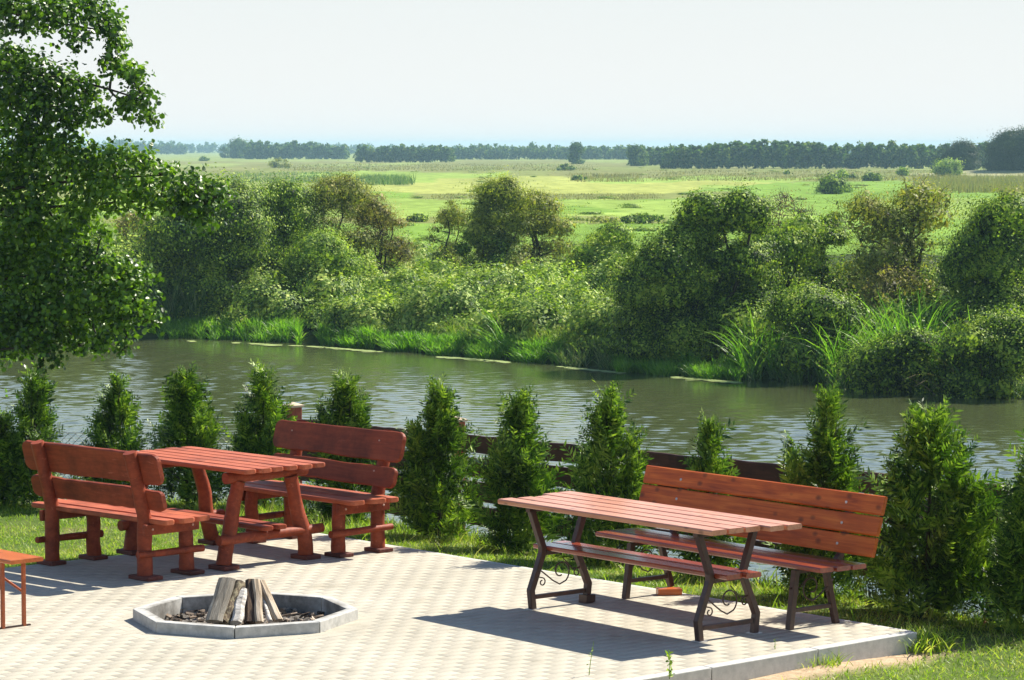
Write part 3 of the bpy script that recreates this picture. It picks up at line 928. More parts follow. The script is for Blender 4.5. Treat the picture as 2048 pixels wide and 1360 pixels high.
def cubic_twigs(P0, dirs, length, w, k=3):
    """thin three-sided twigs from points P0 along dirs, as arrays"""
    n = len(P0); vs, fs = [], []
    side = np.cross(dirs, np.array([[0.3, 0.2, 1.0]])); side /= np.linalg.norm(side, axis=1, keepdims=True) + 1e-9
    oth = np.cross(dirs, side)
    a = P0; m = P0 + dirs * length * 0.5 + rand_dirs(n) * length * 0.12; e = P0 + dirs * length + rand_dirs(n) * length * 0.18
    rings = []
    for p, s in ((a, 1.0), (m, 0.7), (e, 0.25)):
        rings += [p + side * w * s, p - side * w * 0.5 * s + oth * w * 0.86 * s, p - side * w * 0.5 * s - oth * w * 0.86 * s]
    v = np.stack(rings, 1).reshape(-1, 3)
    b = np.arange(n) * 9; F_ = []
    for r_ in (0, 3):
        for q_ in range(3):
            q2 = (q_ + 1) % 3
            F_.append(np.stack([b+r_+q_, b+r_+q2, b+r_+3+q2, b+r_+3+q_], 1))
    return v, np.concatenate(F_)

def plant(name, label, cat, group, base, clumps, leafmat, barkmat, lsize, per_m, stems=4, stem_r=0.05, six=False,
          up=0.6, hollow=0.45, aspect=0.6, twigs=6, twig_w=0.012, leafy=True, crown='crown', trunk='trunk', fork=0.35, seed=0, core=0.0):
    """clumps: list of (x,y,z,rx,ry,rz,density) in world metres; crown and woody parts under one empty"""
    root = empty(name, base, 0, label, cat, group)
    base = np.array(base)
    VV, FF, o = [], [], 0
    for c in clumps:
        x, y, z, rx, ry, rz, dn = c
        area = (rx * ry + rx * rz + ry * rz)
        n = max(6, int(area * per_m * dn * ((7.5 if leafmat in (LEAF['dark'], LEAF['light'], LEAF['yellow']) else 4.2) if lsize < 0.13 else 3.4)))
        P, d = clump_pts((x, y, z), (rx, ry, rz), n, hollow)
        P = P - base
        v, f = (leaves6 if six else leaves)(P, lsize * (0.84 if lsize < 0.13 else 1.15), aspect, up * 0.7, 0.4, d, 2.6)
        VV.append(v); FF.append(f + o); o += len(v)
        if core > 0:        # the dense inside of the bush
            big = min(0.19 if lsize < 0.13 else 0.6, max(lsize * 1.5, rx * 0.32))
            m_ = int(core * 14 * (rx * ry + rx * rz + ry * rz) / 3 / (big * big * 0.33))
            P, d = clump_pts((x, y, z), (rx * 0.76, ry * 0.76, rz * 0.76), max(4, m_), 0.7)
            keep = np.abs(np.linalg.norm((P - np.array((x, y, z))) / np.array((rx, ry, rz)), axis=1)) < 0.9
            v, f = leaves(P[keep] - base - d[keep] * big * 0.3, big, 0.66, 0.2, 0.4, d[keep], 2.5, 0.1)
            VV.append(v); FF.append(f + o); o += len(v)
    if VV: quick_mesh(crown, np.concatenate(VV), np.concatenate(FF), leafmat, root)
    mb = MB(); rr = random.Random(seed + 77)
    bvec = Vector(base)
    cl_s = sorted(clumps, key=lambda c: c[2])
    forks = []
    ns = max(1, stems)
    for s in range(ns):
        tgt = cl_s[int(len(cl_s) * (s + 0.5) / ns)] if ns > 1 else cl_s[-1]
        A = Vector((rr.uniform(-.15, .15) * (ns > 1), rr.uniform(-.15, .15) * (ns > 1), -0.15))
        B = Vector(tgt[:3]) - bvec; B = Vector((B.x * (0.55 if ns == 1 else 0.9), B.y * 0.9, B.z))
        pts = branch(mb, A, B, stem_r, stem_r * 0.3, seed + s, 7, 0.14, 7)
        forks += [(p, stem_r * (1 - 0.6 * i / 7)) for i, p in enumerate(pts) if i >= 7 * fork]
    for i, c in enumerate(clumps):
        cc = Vector(c[:3]) - bvec
        f_ = [q for q in forks if q[0].z < cc.z + 0.1] or forks
        q = min(f_, key=lambda q: (q[0] - cc).length + 0.3 * abs(q[0].z - cc.z + 0.4))
        branch(mb, q[0], cc, q[1] * 0.6, q[1] * 0.2, seed + 31 + i, 4, 0.16, 5)
    tr = mb.build(trunk, barkmat, root)
    if twigs:
        P0 = np.concatenate([np.repeat(np.array([c[:3]]), twigs, 0) for c in clumps]) - base
        rad = np.concatenate([np.repeat([[c[3], c[4], c[5]]], twigs, 0) for c in clumps])
        d = rand_dirs(len(P0), 1.0)
        P0 = P0 + rand_dirs(len(P0)) * rad * rng.uniform(0.1, 0.75, (len(P0), 1))
        ln = 0.75 * np.linalg.norm(d * rad, axis=1, keepdims=True) * rng.uniform(0.7, 1.25, (len(P0), 1))
        v, f = cubic_twigs(P0 - d * ln * 0.15, d, ln, twig_w)
        quick_mesh('twigs', v, f, barkmat, root)
    return root

LEAF = {
 'alder': mat_leaf('alder_leaf', [(0.018, 0.045, 0.009), (0.05, 0.11, 0.013), (0.11, 0.21, 0.02), (0.19, 0.31, 0.03)], 0.34, 0.4, 0.45, 0.7),
 'thuja': mat_leaf('thuja_leaf', [(0.012, 0.034, 0.008), (0.045, 0.105, 0.014), (0.13, 0.235, 0.026), (0.30, 0.41, 0.06)], 0.22, 0.5, 0.35, 2.5),
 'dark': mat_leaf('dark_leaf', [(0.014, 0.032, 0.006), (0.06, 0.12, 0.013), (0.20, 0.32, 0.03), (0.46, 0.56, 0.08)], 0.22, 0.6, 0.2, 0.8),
 'hawthorn': mat_leaf('hawthorn_leaf', [(0.05, 0.07, 0.018), (0.16, 0.20, 0.038), (0.30, 0.33, 0.065), (0.44, 0.40, 0.11)], 0.3, 0.6, 0.25, 0.7),
 'brown': mat_leaf('brown_leaf', [(0.07, 0.075, 0.025), (0.19, 0.19, 0.055), (0.31, 0.30, 0.08), (0.42, 0.32, 0.14)], 0.3, 0.6, 0.25, 0.7),
 'yellow': mat_leaf('yellow_green_leaf', [(0.05, 0.08, 0.016), (0.17, 0.22, 0.035), (0.33, 0.37, 0.06), (0.50, 0.50, 0.10)], 0.36, 0.55, 0.3, 0.7),
 'light': mat_leaf('light_leaf', [(0.04, 0.09, 0.014), (0.15, 0.26, 0.03), (0.33, 0.46, 0.06), (0.52, 0.60, 0.12)], 0.26, 0.6, 0.2, 0.9),
 'weed': mat_leaf('weed_leaf', [(0.03, 0.07, 0.014), (0.13, 0.23, 0.03), (0.30, 0.42, 0.065), (0.52, 0.58, 0.14)], 0.18, 0.6, 0.2, 0.5),
 'grass': mat_leaf('grass_blade', [(0.10, 0.18, 0.02), (0.19, 0.30, 0.03), (0.28, 0.37, 0.05), (0.44, 0.42, 0.16)], 0.40, 0.5, 0.3, 1.2),
 'shore': mat_leaf('shore_grass', [(0.06, 0.16, 0.015), (0.11, 0.25, 0.02), (0.17, 0.33, 0.035), (0.24, 0.38, 0.07)], 0.45, 0.45, 0.35, 0.6),
 'reed': mat_leaf('reed_blade', [(0.04, 0.10, 0.025), (0.07, 0.15, 0.04), (0.13, 0.21, 0.06), (0.28, 0.31, 0.16)], 0.30, 0.6, 0.2, 0.7),
 'dry': mat_leaf('dry_reed', [(0.12, 0.13, 0.05), (0.18, 0.175, 0.08), (0.24, 0.20, 0.11), (0.20, 0.22, 0.08)], 0.3, 0.6, 0.2, 0.05),
 'wood': mat_leaf('far_wood_leaf', [(0.02, 0.055, 0.02), (0.05, 0.11, 0.03), (0.10, 0.18, 0.04), (0.20, 0.24, 0.06)], 0.25, 0.7, 0.1, 0.22),
 'oak': mat_leaf('oak_leaf', [(0.018, 0.036, 0.011), (0.032, 0.054, 0.014), (0.045, 0.072, 0.020), (0.068, 0.095, 0.027)], 0.2, 0.6, 0.2, 0.15),
 'red': mat_leaf('red_brown_leaf', [(0.14, 0.07, 0.03), (0.22, 0.10, 0.05), (0.17, 0.13, 0.05)], 0.3, 0.6, 0.2, 1),
}

def blades(P, h, w_, lean=0.35, droop=0.5, hj=0.35, seg=3, bias=None):
    """curved grass blades as strips of quads; P roots"""
    n = len(P); az = rng.uniform(0, 2*np.pi, n)
    dirh = np.stack([np.cos(az), np.sin(az), np.zeros(n)], 1)
    if bias is not None: dirh = dirh + np.array(bias); dirh /= np.linalg.norm(dirh, axis=1, keepdims=True) + 1e-9
    H = (h * (1 + hj * rng.uniform(-1, 1, (n, 1)))); ln = lean * rng.uniform(0.2, 1.2, (n, 1))
    side = np.stack([-dirh[:, 1], dirh[:, 0], np.zeros(n)], 1)
    tw = rng.uniform(0, 2*np.pi, (n, 1)); side2 = side * np.cos(tw) + dirh * np.sin(tw)
    W = w_ * rng.uniform(0.6, 1.3, (n, 1))
    V_ = []
    for i in range(seg + 1):
        t = i / seg
        p = P + dirh * H * ln * (t + droop * t * t) + np.array([0, 0, 1.0]) * H * (t - droop * ln * t ** 3 * 0.9)
        k = (1 - t) ** 0.6 if i < seg else 0.06
        V_ += [p + side2 * W * 0.5 * k, p - side2 * W * 0.5 * k]
    v = np.stack(V_, 1).reshape(-1, 3); m = 2 * (seg + 1); b = np.arange(n) * m
    f = np.concatenate([np.stack([b+2*i, b+2*i+1, b+2*i+3, b+2*i+2], 1) for i in range(seg)])
    return v, f

# ------------------------------------------------------------------ thuja hedge
def thuja_parts(h, r, seed, dens=1.0, shape=0.0):
    """flat upright sprays along a stem; returns arrays in local metres"""
    g = np.random.default_rng(seed)
    nb = int(340 * dens * h / 1.5 * (r / 0.33))
    VV, FF, o = [], [], 0
    t = g.uniform(0.02, 1, nb) ** 0.85
    az = g.uniform(0, 2*np.pi, nb)
    prof = np.clip(1.10 - t, 0, 1) ** (1.0 + shape) * (0.9 + 0.6 * np.minimum(1, t * 4))
    lob = 1 + 0.34*np.sin(az*2 + seed) * np.cos(t*8 + seed) + 0.34*np.sin(az*4 + t*15 + seed)
    rr_ = r * prof * lob * g.uniform(0.35, 1.05, nb) ** 0.5
    bx = np.stack([np.cos(az), np.sin(az), np.zeros(nb)], 1)
    tip = bx * rr_[:, None]; tip[:, 2] = t * h * (0.97 + 0.06*g.uniform(-1, 1, nb)) + 0.03
    # spray direction: outwards and up
    upw = 0.55 + 0.8 * t + g.uniform(-0.35, 0.45, nb)
    d = bx + np.array([0, 0, 1.0]) * upw[:, None] + g.normal(size=(nb, 3)) * 0.32; d /= np.linalg.norm(d, axis=1, keepdims=True)
    L_ = (0.21 + 0.09*g.uniform(-1, 1, nb)) * (0.75 + 0.35 * (r / 0.33))
    L_ = np.where(t > 0.9, L_ * 0.8, L_)
    L_ = np.where(g.random(nb) < 0.08, L_ * 1.5, L_)
    start = tip - d * (L_[:, None] * 0.5)
    s = np.cross(d, g.normal(size=(nb, 3))); s /= np.linalg.norm(s, axis=1, keepdims=True)
    nn = np.cross(d, s)
    K_ = 9
    for k in range(K_):
        f_ = (k + 0.5) / K_
        for sg in (-1, 1):
            p = start + d * (L_ * f_)[:, None] + g.normal(size=(nb, 3)) * 0.004
            ll = L_ * (0.42 - 0.25 * f_) * g.uniform(0.6, 1.2, nb)
            dd = d * 0.8 + s * sg * 0.85 + nn * g.uniform(-0.25, 0.25, (nb, 1)); dd /= np.linalg.norm(dd, axis=1, keepdims=True)
            ww = np.cross(dd, nn) * (ll * 0.10 + 0.0022)[:, None]
            v = np.stack([p, p + dd*ll[:, None]*0.45 + ww, p + dd*ll[:, None], p + dd*ll[:, None]*0.45 - ww], 1).reshape(-1, 3)
            VV.append(v); FF.append(np.arange(len(v)).reshape(-1, 4) + o); o += len(v)
    # leader and sprays' axes
    p = start; e = start + d * L_[:, None] * 1.02; ww = s * 0.0035
    v = np.stack([p + ww, p - ww, e - ww*0.3, e + ww*0.3], 1).reshape(-1, 3)
    VV.append(v); FF.append(np.arange(len(v)).reshape(-1, 4) + o)
    return np.concatenate(VV), np.concatenate(FF)

def thuja(base, h, r, seed, label, dens=1.0, shape=0.0):
    root = empty('thuja', base, rnd.uniform(0, 6), label, 'thuja', 'young thujas of the hedge along the fence')
    v, f = thuja_parts(h, r * 0.80, seed, dens, shape)
    g_ = random.Random(seed * 7)
    for k in range(g_.choice((2, 3, 3))):
        a = g_.uniform(0, 6.283); q = r * g_.uniform(0.3, 0.62); hh = h * g_.uniform(0.4, 0.84)
        v2, f2 = thuja_parts(hh, r * g_.uniform(0.36, 0.52), seed * 3 + k, dens * 0.8, -0.1)
        v2 = v2 + np.array([q * math.cos(a), q * math.sin(a), 0.0]) + v2[:, 2:3] * np.array([[0.10 * math.cos(a), 0.10 * math.sin(a), 0]])
        f = np.concatenate([f, f2 + len(v)]); v = np.concatenate([v, v2])
    quick_mesh('foliage', v, f, LEAF['thuja'], root)
    mb = MB(); mb.tube([(0, 0, -0.15), (0.01, 0, h*0.3), (-0.01, 0.01, h*0.6), (0, 0, h*0.93)], [0.022, 0.017, 0.011, 0.004], 7)
    rr = random.Random(seed)
    for i in range(60):
        t = rr.uniform(0.05, 0.85); a = rr.uniform(0, 6.28); q = r * (1.02 - t) ** 0.7 * 0.8
        mb.tube([(0, 0, h*t*0.92), (q*0.5*math.cos(a), q*0.5*math.sin(a), h*t*0.92 + 0.05), (q*math.cos(a), q*math.sin(a), h*t + 0.16)], [0.006, 0.004, 0.002], 4, caps=False)
    mb.build('stem', M['bark_dark'], root)
    return root

def row_pt(px, off=1.15):
    """point of the hedge line (offset behind the paving) at a pixel column"""
    # K + U*t + V*off with x/y = slope of the pixel column
    k = (px - 1024) / F / (math.cos(PITCH) + math.sin(PITCH) * -0.07)
    o = K + V * off
    t = (k * o.y - o.x) / (U.x - k * U.y)
    return o + U * t
TH_R = [  # px, top py, radius, label, offset, shape
 (695, 757, .30, 'young thuja rising just above the backrest of the right rustic bench', 1.25, 0.0),
 (880, 780, .34, 'young thuja just right of the rustic bench, beside a fence post', 1.05, 0.0),
 (1038, 796, .36, 'bushy young thuja behind the left end of the plank table', 1.1, 0.05),
 (1215, 790, .33, 'twin-topped young thuja just left of the plank bench backrest', 1.1, -0.1),
 (1418, 850, .27, 'small narrow thuja tip showing above the middle of the plank bench backrest', 1.25, 0.1),
 (1655, 797, .33, 'pointed young thuja behind the right half of the plank bench backrest', 1.15, 0.1),
 (1858, 832, .45, 'largest thuja, broad and round-topped, right of the plank bench', 1.1, -0.28),
 (2080, 905, .36, 'young thuja cut off by the right edge of the picture', 1.25, -0.1),
]
for i, (px, ty, r, lb, off, shp) in enumerate(TH_R):
    p = row_pt(px, off); p.z = lawn_z(p.x, p.y)
    Y = p.y; s_ = math.tan(PITCH + math.atan((ty - 680) / F)); h = (HC - Y * s_) - p.z
    thuja(p, h, r, 300 + i, lb, 1.55, shp)
    if px == 1215:
        pass
TH_L = [
 (5, 835, .30, 'low thuja at the left edge of the picture, behind the left rustic bench', 0.0),
 (72, 748, .31, 'tall thuja touched by the alder tips, behind the left rustic bench', 0.0),
 (236, 762, .30, 'thuja between the chain-link gap and the rustic table, above the middle of the left bench', 0.0),
 (376, 748, .34, 'wide feathery thuja behind the left end of the rustic table top', 0.0),
 (528, 742, .33, 'thuja just left of the capped brown fence corner post', 0.0),
]
for i, (px, ty, r, lb, shp) in enumerate(TH_L):
    p = at_dist(px, 1000, 27.0 - i * 0.02); p.z = lawn_z(p.x, p.y)
    s_ = math.tan(PITCH + math.atan((ty - 680) / F)); h = (HC - p.y * s_) - p.z
    thuja(p, h, r, 330 + i, lb, 1.3, shp)

# ------------------------------------------------------------------ lawn grass and weeds
def lawn_points(n, x0, x1, y0, y1, cond):
    out = []
    X = rng.uniform(x0, x1, n); Y = rng.uniform(y0, y1, n)
    for x, y in zip(X, Y):
        if cond(x, y): out.append((x, y, lawn_z(x, y) - 0.004))
    return np.array(out)
def on_lawn(x, y):
    if abs(x) > y * 0.185 + 0.3 or lawn_d(x, y) > 0.9: return False
    pu = (x - K.x) * U.x + (y - K.y) * U.y; pv = (x - K.x) * V.x + (y - K.y) * V.y
    if -0.02 < pu < LU + 0.01 and pv < 0.05: return False
    s_ = sandiness(x, y)
    if s_ > 0.25 and rnd.random() < s_ * 1.1: return False
    n = mnoise.noise(Vector((x * 1.3, y * 1.3, 20)))
    if n > 0.25 and rnd.random() < 0.6: return False
    return True
P = lawn_points(230000, -6.5, 5.0, 16.6, 30, on_lawn)
v, f = blades(P, 0.038, 0.0075, 0.9, 0.5, 0.5, 2)
tag(quick_mesh('lawn_grass', v, f, LEAF['grass']), 'short mown grass around the paved terrace', 'grass', kind='stuff')
# longer untrimmed grass under the hedge and along the edging
def under_hedge(x, y):
    if abs(x) > y * 0.185 + 0.3: return False
    pu = (x - K.x) * U.x + (y - K.y) * U.y; pv = (x - K.x) * V.x + (y - K.y) * V.y
    d = lawn_d(x, y)
    if -0.02 < pu < LU + 0.01 and pv < 0.06: return False
    if pu > 0.2: return 0.06 < pv < 0.3 and rnd.random() < 0.22 or 0.75 < pv < 2.2 and rnd.random() < 0.5
    return -2.0 < d < 0.6 and rnd.random() < 0.6
P = lawn_points(90000, -6.5, 5.0, 16.6, 30, under_hedge)
v, f = blades(P, 0.11, 0.009, 0.6, 0.6, 0.6, 3)
tag(quick_mesh('rough_grass', v, f, LEAF['grass']), 'longer uncut grass under the thuja hedge', 'grass', kind='stuff')
# slope below the fence
def slope_c(x, y):
    d = lawn_d(x, y); return 0.3 < d < 11 and abs(x) < y * 0.185 + 0.5
P = lawn_points(60000, -9, 9, 19, 46, slope_c)
v, f = blades(P, 0.22, 0.02, 0.7, 0.6, 0.6, 3)
tag(quick_mesh('bank_grass', v, f, LEAF['grass']), 'rough grass on the slope between the fence and the river', 'grass', kind='stuff')

def tuft(px, py, h, n, label, mat='grass', spread=0.06, w_=0.007, z=None):
    p = at(px, py, -0.12)
    p.z = lawn_z(p.x, p.y) if z is None else z
    if z is not None: p = at(px, py, z)
    Q = np.stack([rng.normal(0, spread, n), rng.normal(0, spread, n), np.full(n, -0.005)], 1)
    v, f = blades(Q, h, w_, 0.7, 0.6, 0.5, 4)
    o = quick_mesh('grass_tuft', v, f, LEAF[mat]); o.location = p
    tag(o, label, 'grass tuft', 'weeds and tufts along the kerb'); return o
tuft(1600, 1335, 0.13, 150, 'larger grass tuft against the kerb, below the right leg of the plank table')
tuft(1655, 1333, 0.10, 110, 'smaller grass tuft against the kerb, right of the larger one')
tuft(1722, 1308, 0.09, 60, 'thin grass tuft at the joint of the last two kerb stones')
tuft(1848, 1300, 0.12, 260, 'leafy green clump at the outer corner of the kerb', spread=0.1, w_=0.014)
tuft(1380, 1358, 0.10, 90, 'grass tuft at the bottom edge of the picture, beside the upright weed')
def weed(px, py, h, label, z=-0.005, leafn=26, ls=0.03, lean=0.0, cat='weed', mat='light'):
    p = at(px, py, z)
    root = empty('weed', p, 0, label, cat, 'weeds and tufts along the kerb')
    mb = MB(); mb.tube([(0, 0, 0), (lean*0.3, 0, h*0.4), (lean, 0, h)], [0.003, 0.0025, 0.0012], 5); mb.build('stem', LEAF['grass'], root)
    if leafn:
        t = rng.uniform(0.1, 1, leafn)
        P = np.stack([lean*t*t + rng.normal(0, 0.006, leafn), rng.normal(0, 0.006, leafn), h*t], 1)
        v, f = leaves(P, ls, 0.42, 0.5); quick_mesh('leaf', v, f, LEAF[mat], root)
weed(1339, 1358, 0.17, 'upright leafy green weed growing at the bottom edge of the kerb', ls=0.035, leafn=44)
weed(1178, 1352, 0.22, 'tall thin grass stalk with a seed head standing alone on the paving', leafn=12, ls=0.016, lean=0.03, mat='grass')
weed(1550, 1300, 0.08, 'tiny pale weed sprouting from the paving joint, nearest the plank table', leafn=12, ls=0.012, mat='yellow')
weed(1818, 1262, 0.16, 'two-leaved weed with pointed seed spike behind the corner of the paving', z=-0.09, leafn=30, ls=0.03)
weed(1800, 1250, 0.2, 'thin upright grass spike behind the corner of the paving', z=-0.09, leafn=18, ls=0.02, mat='dry')
weed(1968, 1262, 0.3, 'reddish dock seed stalk at the foot of the hedge, far right', z=-0.15, leafn=60, ls=0.03, lean=0.07, mat='red')

# ------------------------------------------------------------------ river and far land
SH = [at(px, py, -4.2) for px, py in [(-1400, 655), (-500, 660), (-100, 665), (330, 676), (450, 680), (640, 690), (760, 700), (880, 710), (1000, 719), (1240, 740), (1480, 757), (1600, 766), (1800, 785), (2048, 797), (2300, 815), (2900, 850), (3600, 900)]]
SX = np.array([p.x for p in SH]); SY = np.array([p.y for p in SH])
def shore_y(x): return np.interp(x, SX, SY)
def far_z(x, y):
    d = y - shore_y(x)
    x = np.asarray(x, float)
    z = -4.45 + 0.40 * np.clip(d / 1.0, -1, 1) + 1.05 * np.clip(d / 16, 0, 1) ** 0.8
    k = np.clip(d / 6, 0, 1) * np.clip((120 - d) / 60, 0, 1)
    z = z + k * (0.22 * np.sin(x * 0.55 + d * 0.2) * np.cos(d * 0.31) + 0.16 * np.sin(x * 1.3 + 2 + d * 0.5))
    return z

WAVE = 1.0
def mat_water():
    m, t, b, N, L = new_mat('river_water')
    tc = N('ShaderNodeTexCoord').outputs['Object']
    b.inputs['Base Color'].default_value = (0.07, 0.085, 0.035, 1)
    b.inputs['Roughness'].default_value = 0.06
    b.inputs['IOR'].default_value = 2.2
    b.inputs['Specular IOR Level'].default_value = 0.7
    n1 = noise(N, L, mapping(N, L, tc, (0.8, 0.85, 1), (0, 0, 0.25)), 4.2, 6, 0.6, 0.2)
    n2 = noise(N, L, mapping(N, L, tc, (1.0, 0.6, 1), (0, 0, -0.5)), 1.1, 3, 0.5, 0.2)
    n3 = noise(N, L, tc, 0.07, 2, 0.5)
    amp = ramp(N, [(0.35, (0.25, 0.25, 0.25)), (0.62, (1, 1, 1))]); L(n3.outputs[0], amp.inputs[0])
    a = N('ShaderNodeMath'); a.operation = 'MULTIPLY_ADD'; L(n2.outputs[0], a.inputs[0]); a.inputs[1].default_value = 1.6; L(n1.outputs[0], a.inputs[2])
    # calmer near the far shore
    bm = N('ShaderNodeBump'); bm.inputs['Distance'].default_value = 0.012; bm.inputs['Strength'].default_value = 0.8
    L(a.outputs[0], bm.inputs['Height'])
    sm = N('ShaderNodeMath'); sm.operation = 'MULTIPLY'; L(amp.outputs[0], sm.inputs[0]); sm.inputs[1].default_value = 0.9
    L(sm.outputs[0], bm.inputs['Strength'])
    L(bm.outputs[0], b.inputs['Normal'])
    return m
wx = np.concatenate([[-300, -120, -60, -30], np.arange(-23, 22, 0.105), [30, 60, 120, 300]])
wy = np.concatenate([[28, 34, 38], np.arange(40, 82, 0.095), np.arange(82, 118, 0.13), [125, 160]])
GX, GY = np.meshgrid(wx, wy)
wg = np.random.default_rng(12); GZ = np.zeros_like(GX)
for i in range(46):
    lam = 0.23 * (0.95 / 0.23) ** (wg.random() ** 1.5); th_ = math.radians(80) + wg.normal(0, 0.65); kk = 2 * math.pi / lam
    GZ += 0.034 * WAVE * lam / (2 * math.pi) * np.sin(kk * (GX * math.cos(th_) + GY * math.sin(th_)) + wg.uniform(0, 6.28) + 0.6 * np.sin(GX * 0.21 + i) + 0.5 * np.sin(GY * 0.17 + i * 2))
gap = np.interp(GX.ravel(), SX, SY).reshape(GX.shape) - GY
patch = 0.72 + 0.5 * np.sin(GX * 0.23 + GY * 0.06 + 1) * np.sin(GY * 0.11 + GX * 0.05) + 0.2 * np.sin(GX * 0.6 + GY * 0.21)
GZ *= (0.16 + 0.84 * np.clip((gap - 2) / 22, 0, 1)) * np.clip(patch, 0.15, 1.2)
GZ[:, :4] = 0; GZ[:, -4:] = 0; GZ[:3] = 0; GZ[-2:] = 0
nwx, nwy = len(wx), len(wy)
ii = (np.arange(nwy - 1)[:, None] * nwx + np.arange(nwx - 1)[None]).ravel()
river = quick_mesh('river', np.stack([GX, GY, GZ - 4.2], -1).reshape(-1, 3), np.stack([ii, ii + 1, ii + nwx + 1, ii + nwx], 1), mat_water())
river.data.polygons.foreach_set('use_smooth', np.ones(len(ii), bool))
tag(river, 'slow olive-green river with rippled surface', 'river', kind='structure')
mb = MB(); mb.add([(-300, 30, -5.6), (300, 30, -5.6), (300, 160, -5.6), (-300, 160, -5.6)], [(0, 1, 2, 3)])
tag(mb.build('river_bed', M['soil']), 'muddy river bed', 'river bed', kind='structure')

def mat_meadow():
    m, t, b, N, L = new_mat('meadow_ground')
    tc = N('ShaderNodeTexCoord').outputs['Object']
    a = N('ShaderNodeAttribute'); a.attribute_name = 'zone'
    n1 = noise(N, L, mapping(N, L, tc, (1, 0.35, 1)), 0.35, 6, 0.7); n2 = noise(N, L, mapping(N, L, tc, (1, 0.2, 1)), 0.05, 8, 0.7)
    prev = a.outputs['Color']
    for n, lo, hi in ((n1, 0.6, 1.35), (n2, 0.75, 1.2)):
        r = ramp(N, [(0.3, (lo, lo*1.02, lo*0.9)), (0.7, (hi, hi*0.98, hi*1.02))]); L(n.outputs[0], r.inputs[0])
        mx = N('ShaderNodeMix'); mx.data_type = 'RGBA'; mx.blend_type = 'MULTIPLY'; mx.inputs[0].default_value = 1
        L(prev, mx.inputs[6]); L(r.outputs[0], mx.inputs[7]); prev = mx.outputs[2]
    L(prev, b.inputs['Base Color']); b.inputs['Roughness'].default_value = 0.95
    b.inputs['Specular IOR Level'].default_value = 0.05
    bump(N, L, n1.outputs[0], b, 0.5, 0.3)
    return m
GREEN, LGREEN, STRAW, OLIVE, BROWN, PALE, BANK_SHADE = (0.15, 0.26, 0.035), (0.22, 0.32, 0.06), (0.30, 0.34, 0.085), (0.17, 0.20, 0.055), (0.18, 0.195, 0.065), (0.21, 0.26, 0.075), (0.035, 0.055, 0.013)  # last tone: shade between the bank's weed mounds put into the ground colour
def nz(a, b, s=0): return mnoise.noise(Vector((a, b, s)))
def zone(px, py):
    """land use of the flood plain, by its place as laid out in the photograph's columns and rows"""
    j = 5 * nz(px * 0.006, py * 0.02) + 2.5 * nz(px * 0.03, py * 0.08, 4)
    y = py + j
    if y > 510: return BANK_SHADE
    if y > 447: return GREEN
    if y > 434: return OLIVE if (px < 900 or 1150 < px < 1340) else GREEN
    if y > 398: return LGREEN if nz(px * 0.004, y * 0.05, 2) > -0.15 else GREEN
    if y > 386: return OLIVE if (820 < px < 1500 or px < 500) else GREEN
    if px > 1360 + (386 - y) * 9:
        if y > 363: return GREEN
        if y > 352: return OLIVE if px < 1820 else BROWN
        if y > 341: return BROWN if nz(px*0.01, y*0.1, 8) > -0.1 else OLIVE
        return PALE
    if y > 372: return STRAW if px < 1400 else LGREEN
    if y > 364: return STRAW if px > 830 else (OLIVE if px > 700 else PALE)
    if y > 354: return STRAW if 870 < px < 1180 else (OLIVE if px < 760 else LGREEN)
    if y > 344: return LGREEN if 600 < px < 1020 else BROWN if px > 1100 else OLIVE
    if y > 333: return OLIVE if nz(px*0.01, y*0.1, 8) > 0 else BROWN
    if y > 322: return BROWN if nz(px*0.008, y*0.15, 9) > -0.2 else PALE
    return PALE
fv, fc, ffc = [], [], []
rows = [-6, -3, -1, 0, 0.6, 1.5, 3, 5, 7, 10, 13, 17, 21, 26]
pr = list(np.arange(560, 340, -2.2)) + list(np.arange(340, 304, -1.2)) + [303.5, 302.4, 301.4, 300.6]
COLX = np.arange(-400, 2460, 16)
prev_n = 0
g_rows = []
for d in rows: g_rows.append(('s', d))
for p in pr: g_rows.append(('p', p))
for kind, q in g_rows:
    for px in COLX:
        k = (px - 1024) / F
        # walk to the shore along the column
        y0 = 100.0
        for _ in range(6): y0 = float(shore_y(k * y0))
        if kind == 's': Y = y0 + q
        else:
            Y = max((HC + 3.0) / math.tan(PITCH + math.atan((q - 680) / F)), y0 + 26.5 + (560 - q) * 0.12)
        X = k * Y * 1.0
        py = 680 + F * math.tan(math.atan((HC + 3.0) / Y) - PITCH)
        z = float(far_z(X, Y)) if Y - y0 < 130 else -3.0
        if Y - y0 > 90: z = -3.0 + (z + 3.0) * max(0, (130 - (Y - y0)) / 40)
        fv.append((X, Y, z)); c = zone(px, py) if kind == 'p' else BANK_SHADE
        fc.append((*c, 1))
nc = len(COLX); nr = len(g_rows)
ff = [(j*nc+i, j*nc+i+1, (j+1)*nc+i+1, (j+1)*nc+i) for j in range(nr-1) for i in range(nc-1)]
mead = quick_mesh('meadow', fv, ff, mat_meadow(), color=fc)
mead.data.polygons.foreach_set('use_smooth', np.ones(len(ff), bool))
tag(mead, 'wide flat river meadow of green and straw-coloured fields', 'meadow', kind='structure')

def ground_z(x, y):
    d = y - float(shore_y(x))
    if d > 130: return -3.0
    z = float(far_z(x, y))
    return -3.0 + (z + 3.0) * max(0, (130 - d) / 40) if d > 90 else z

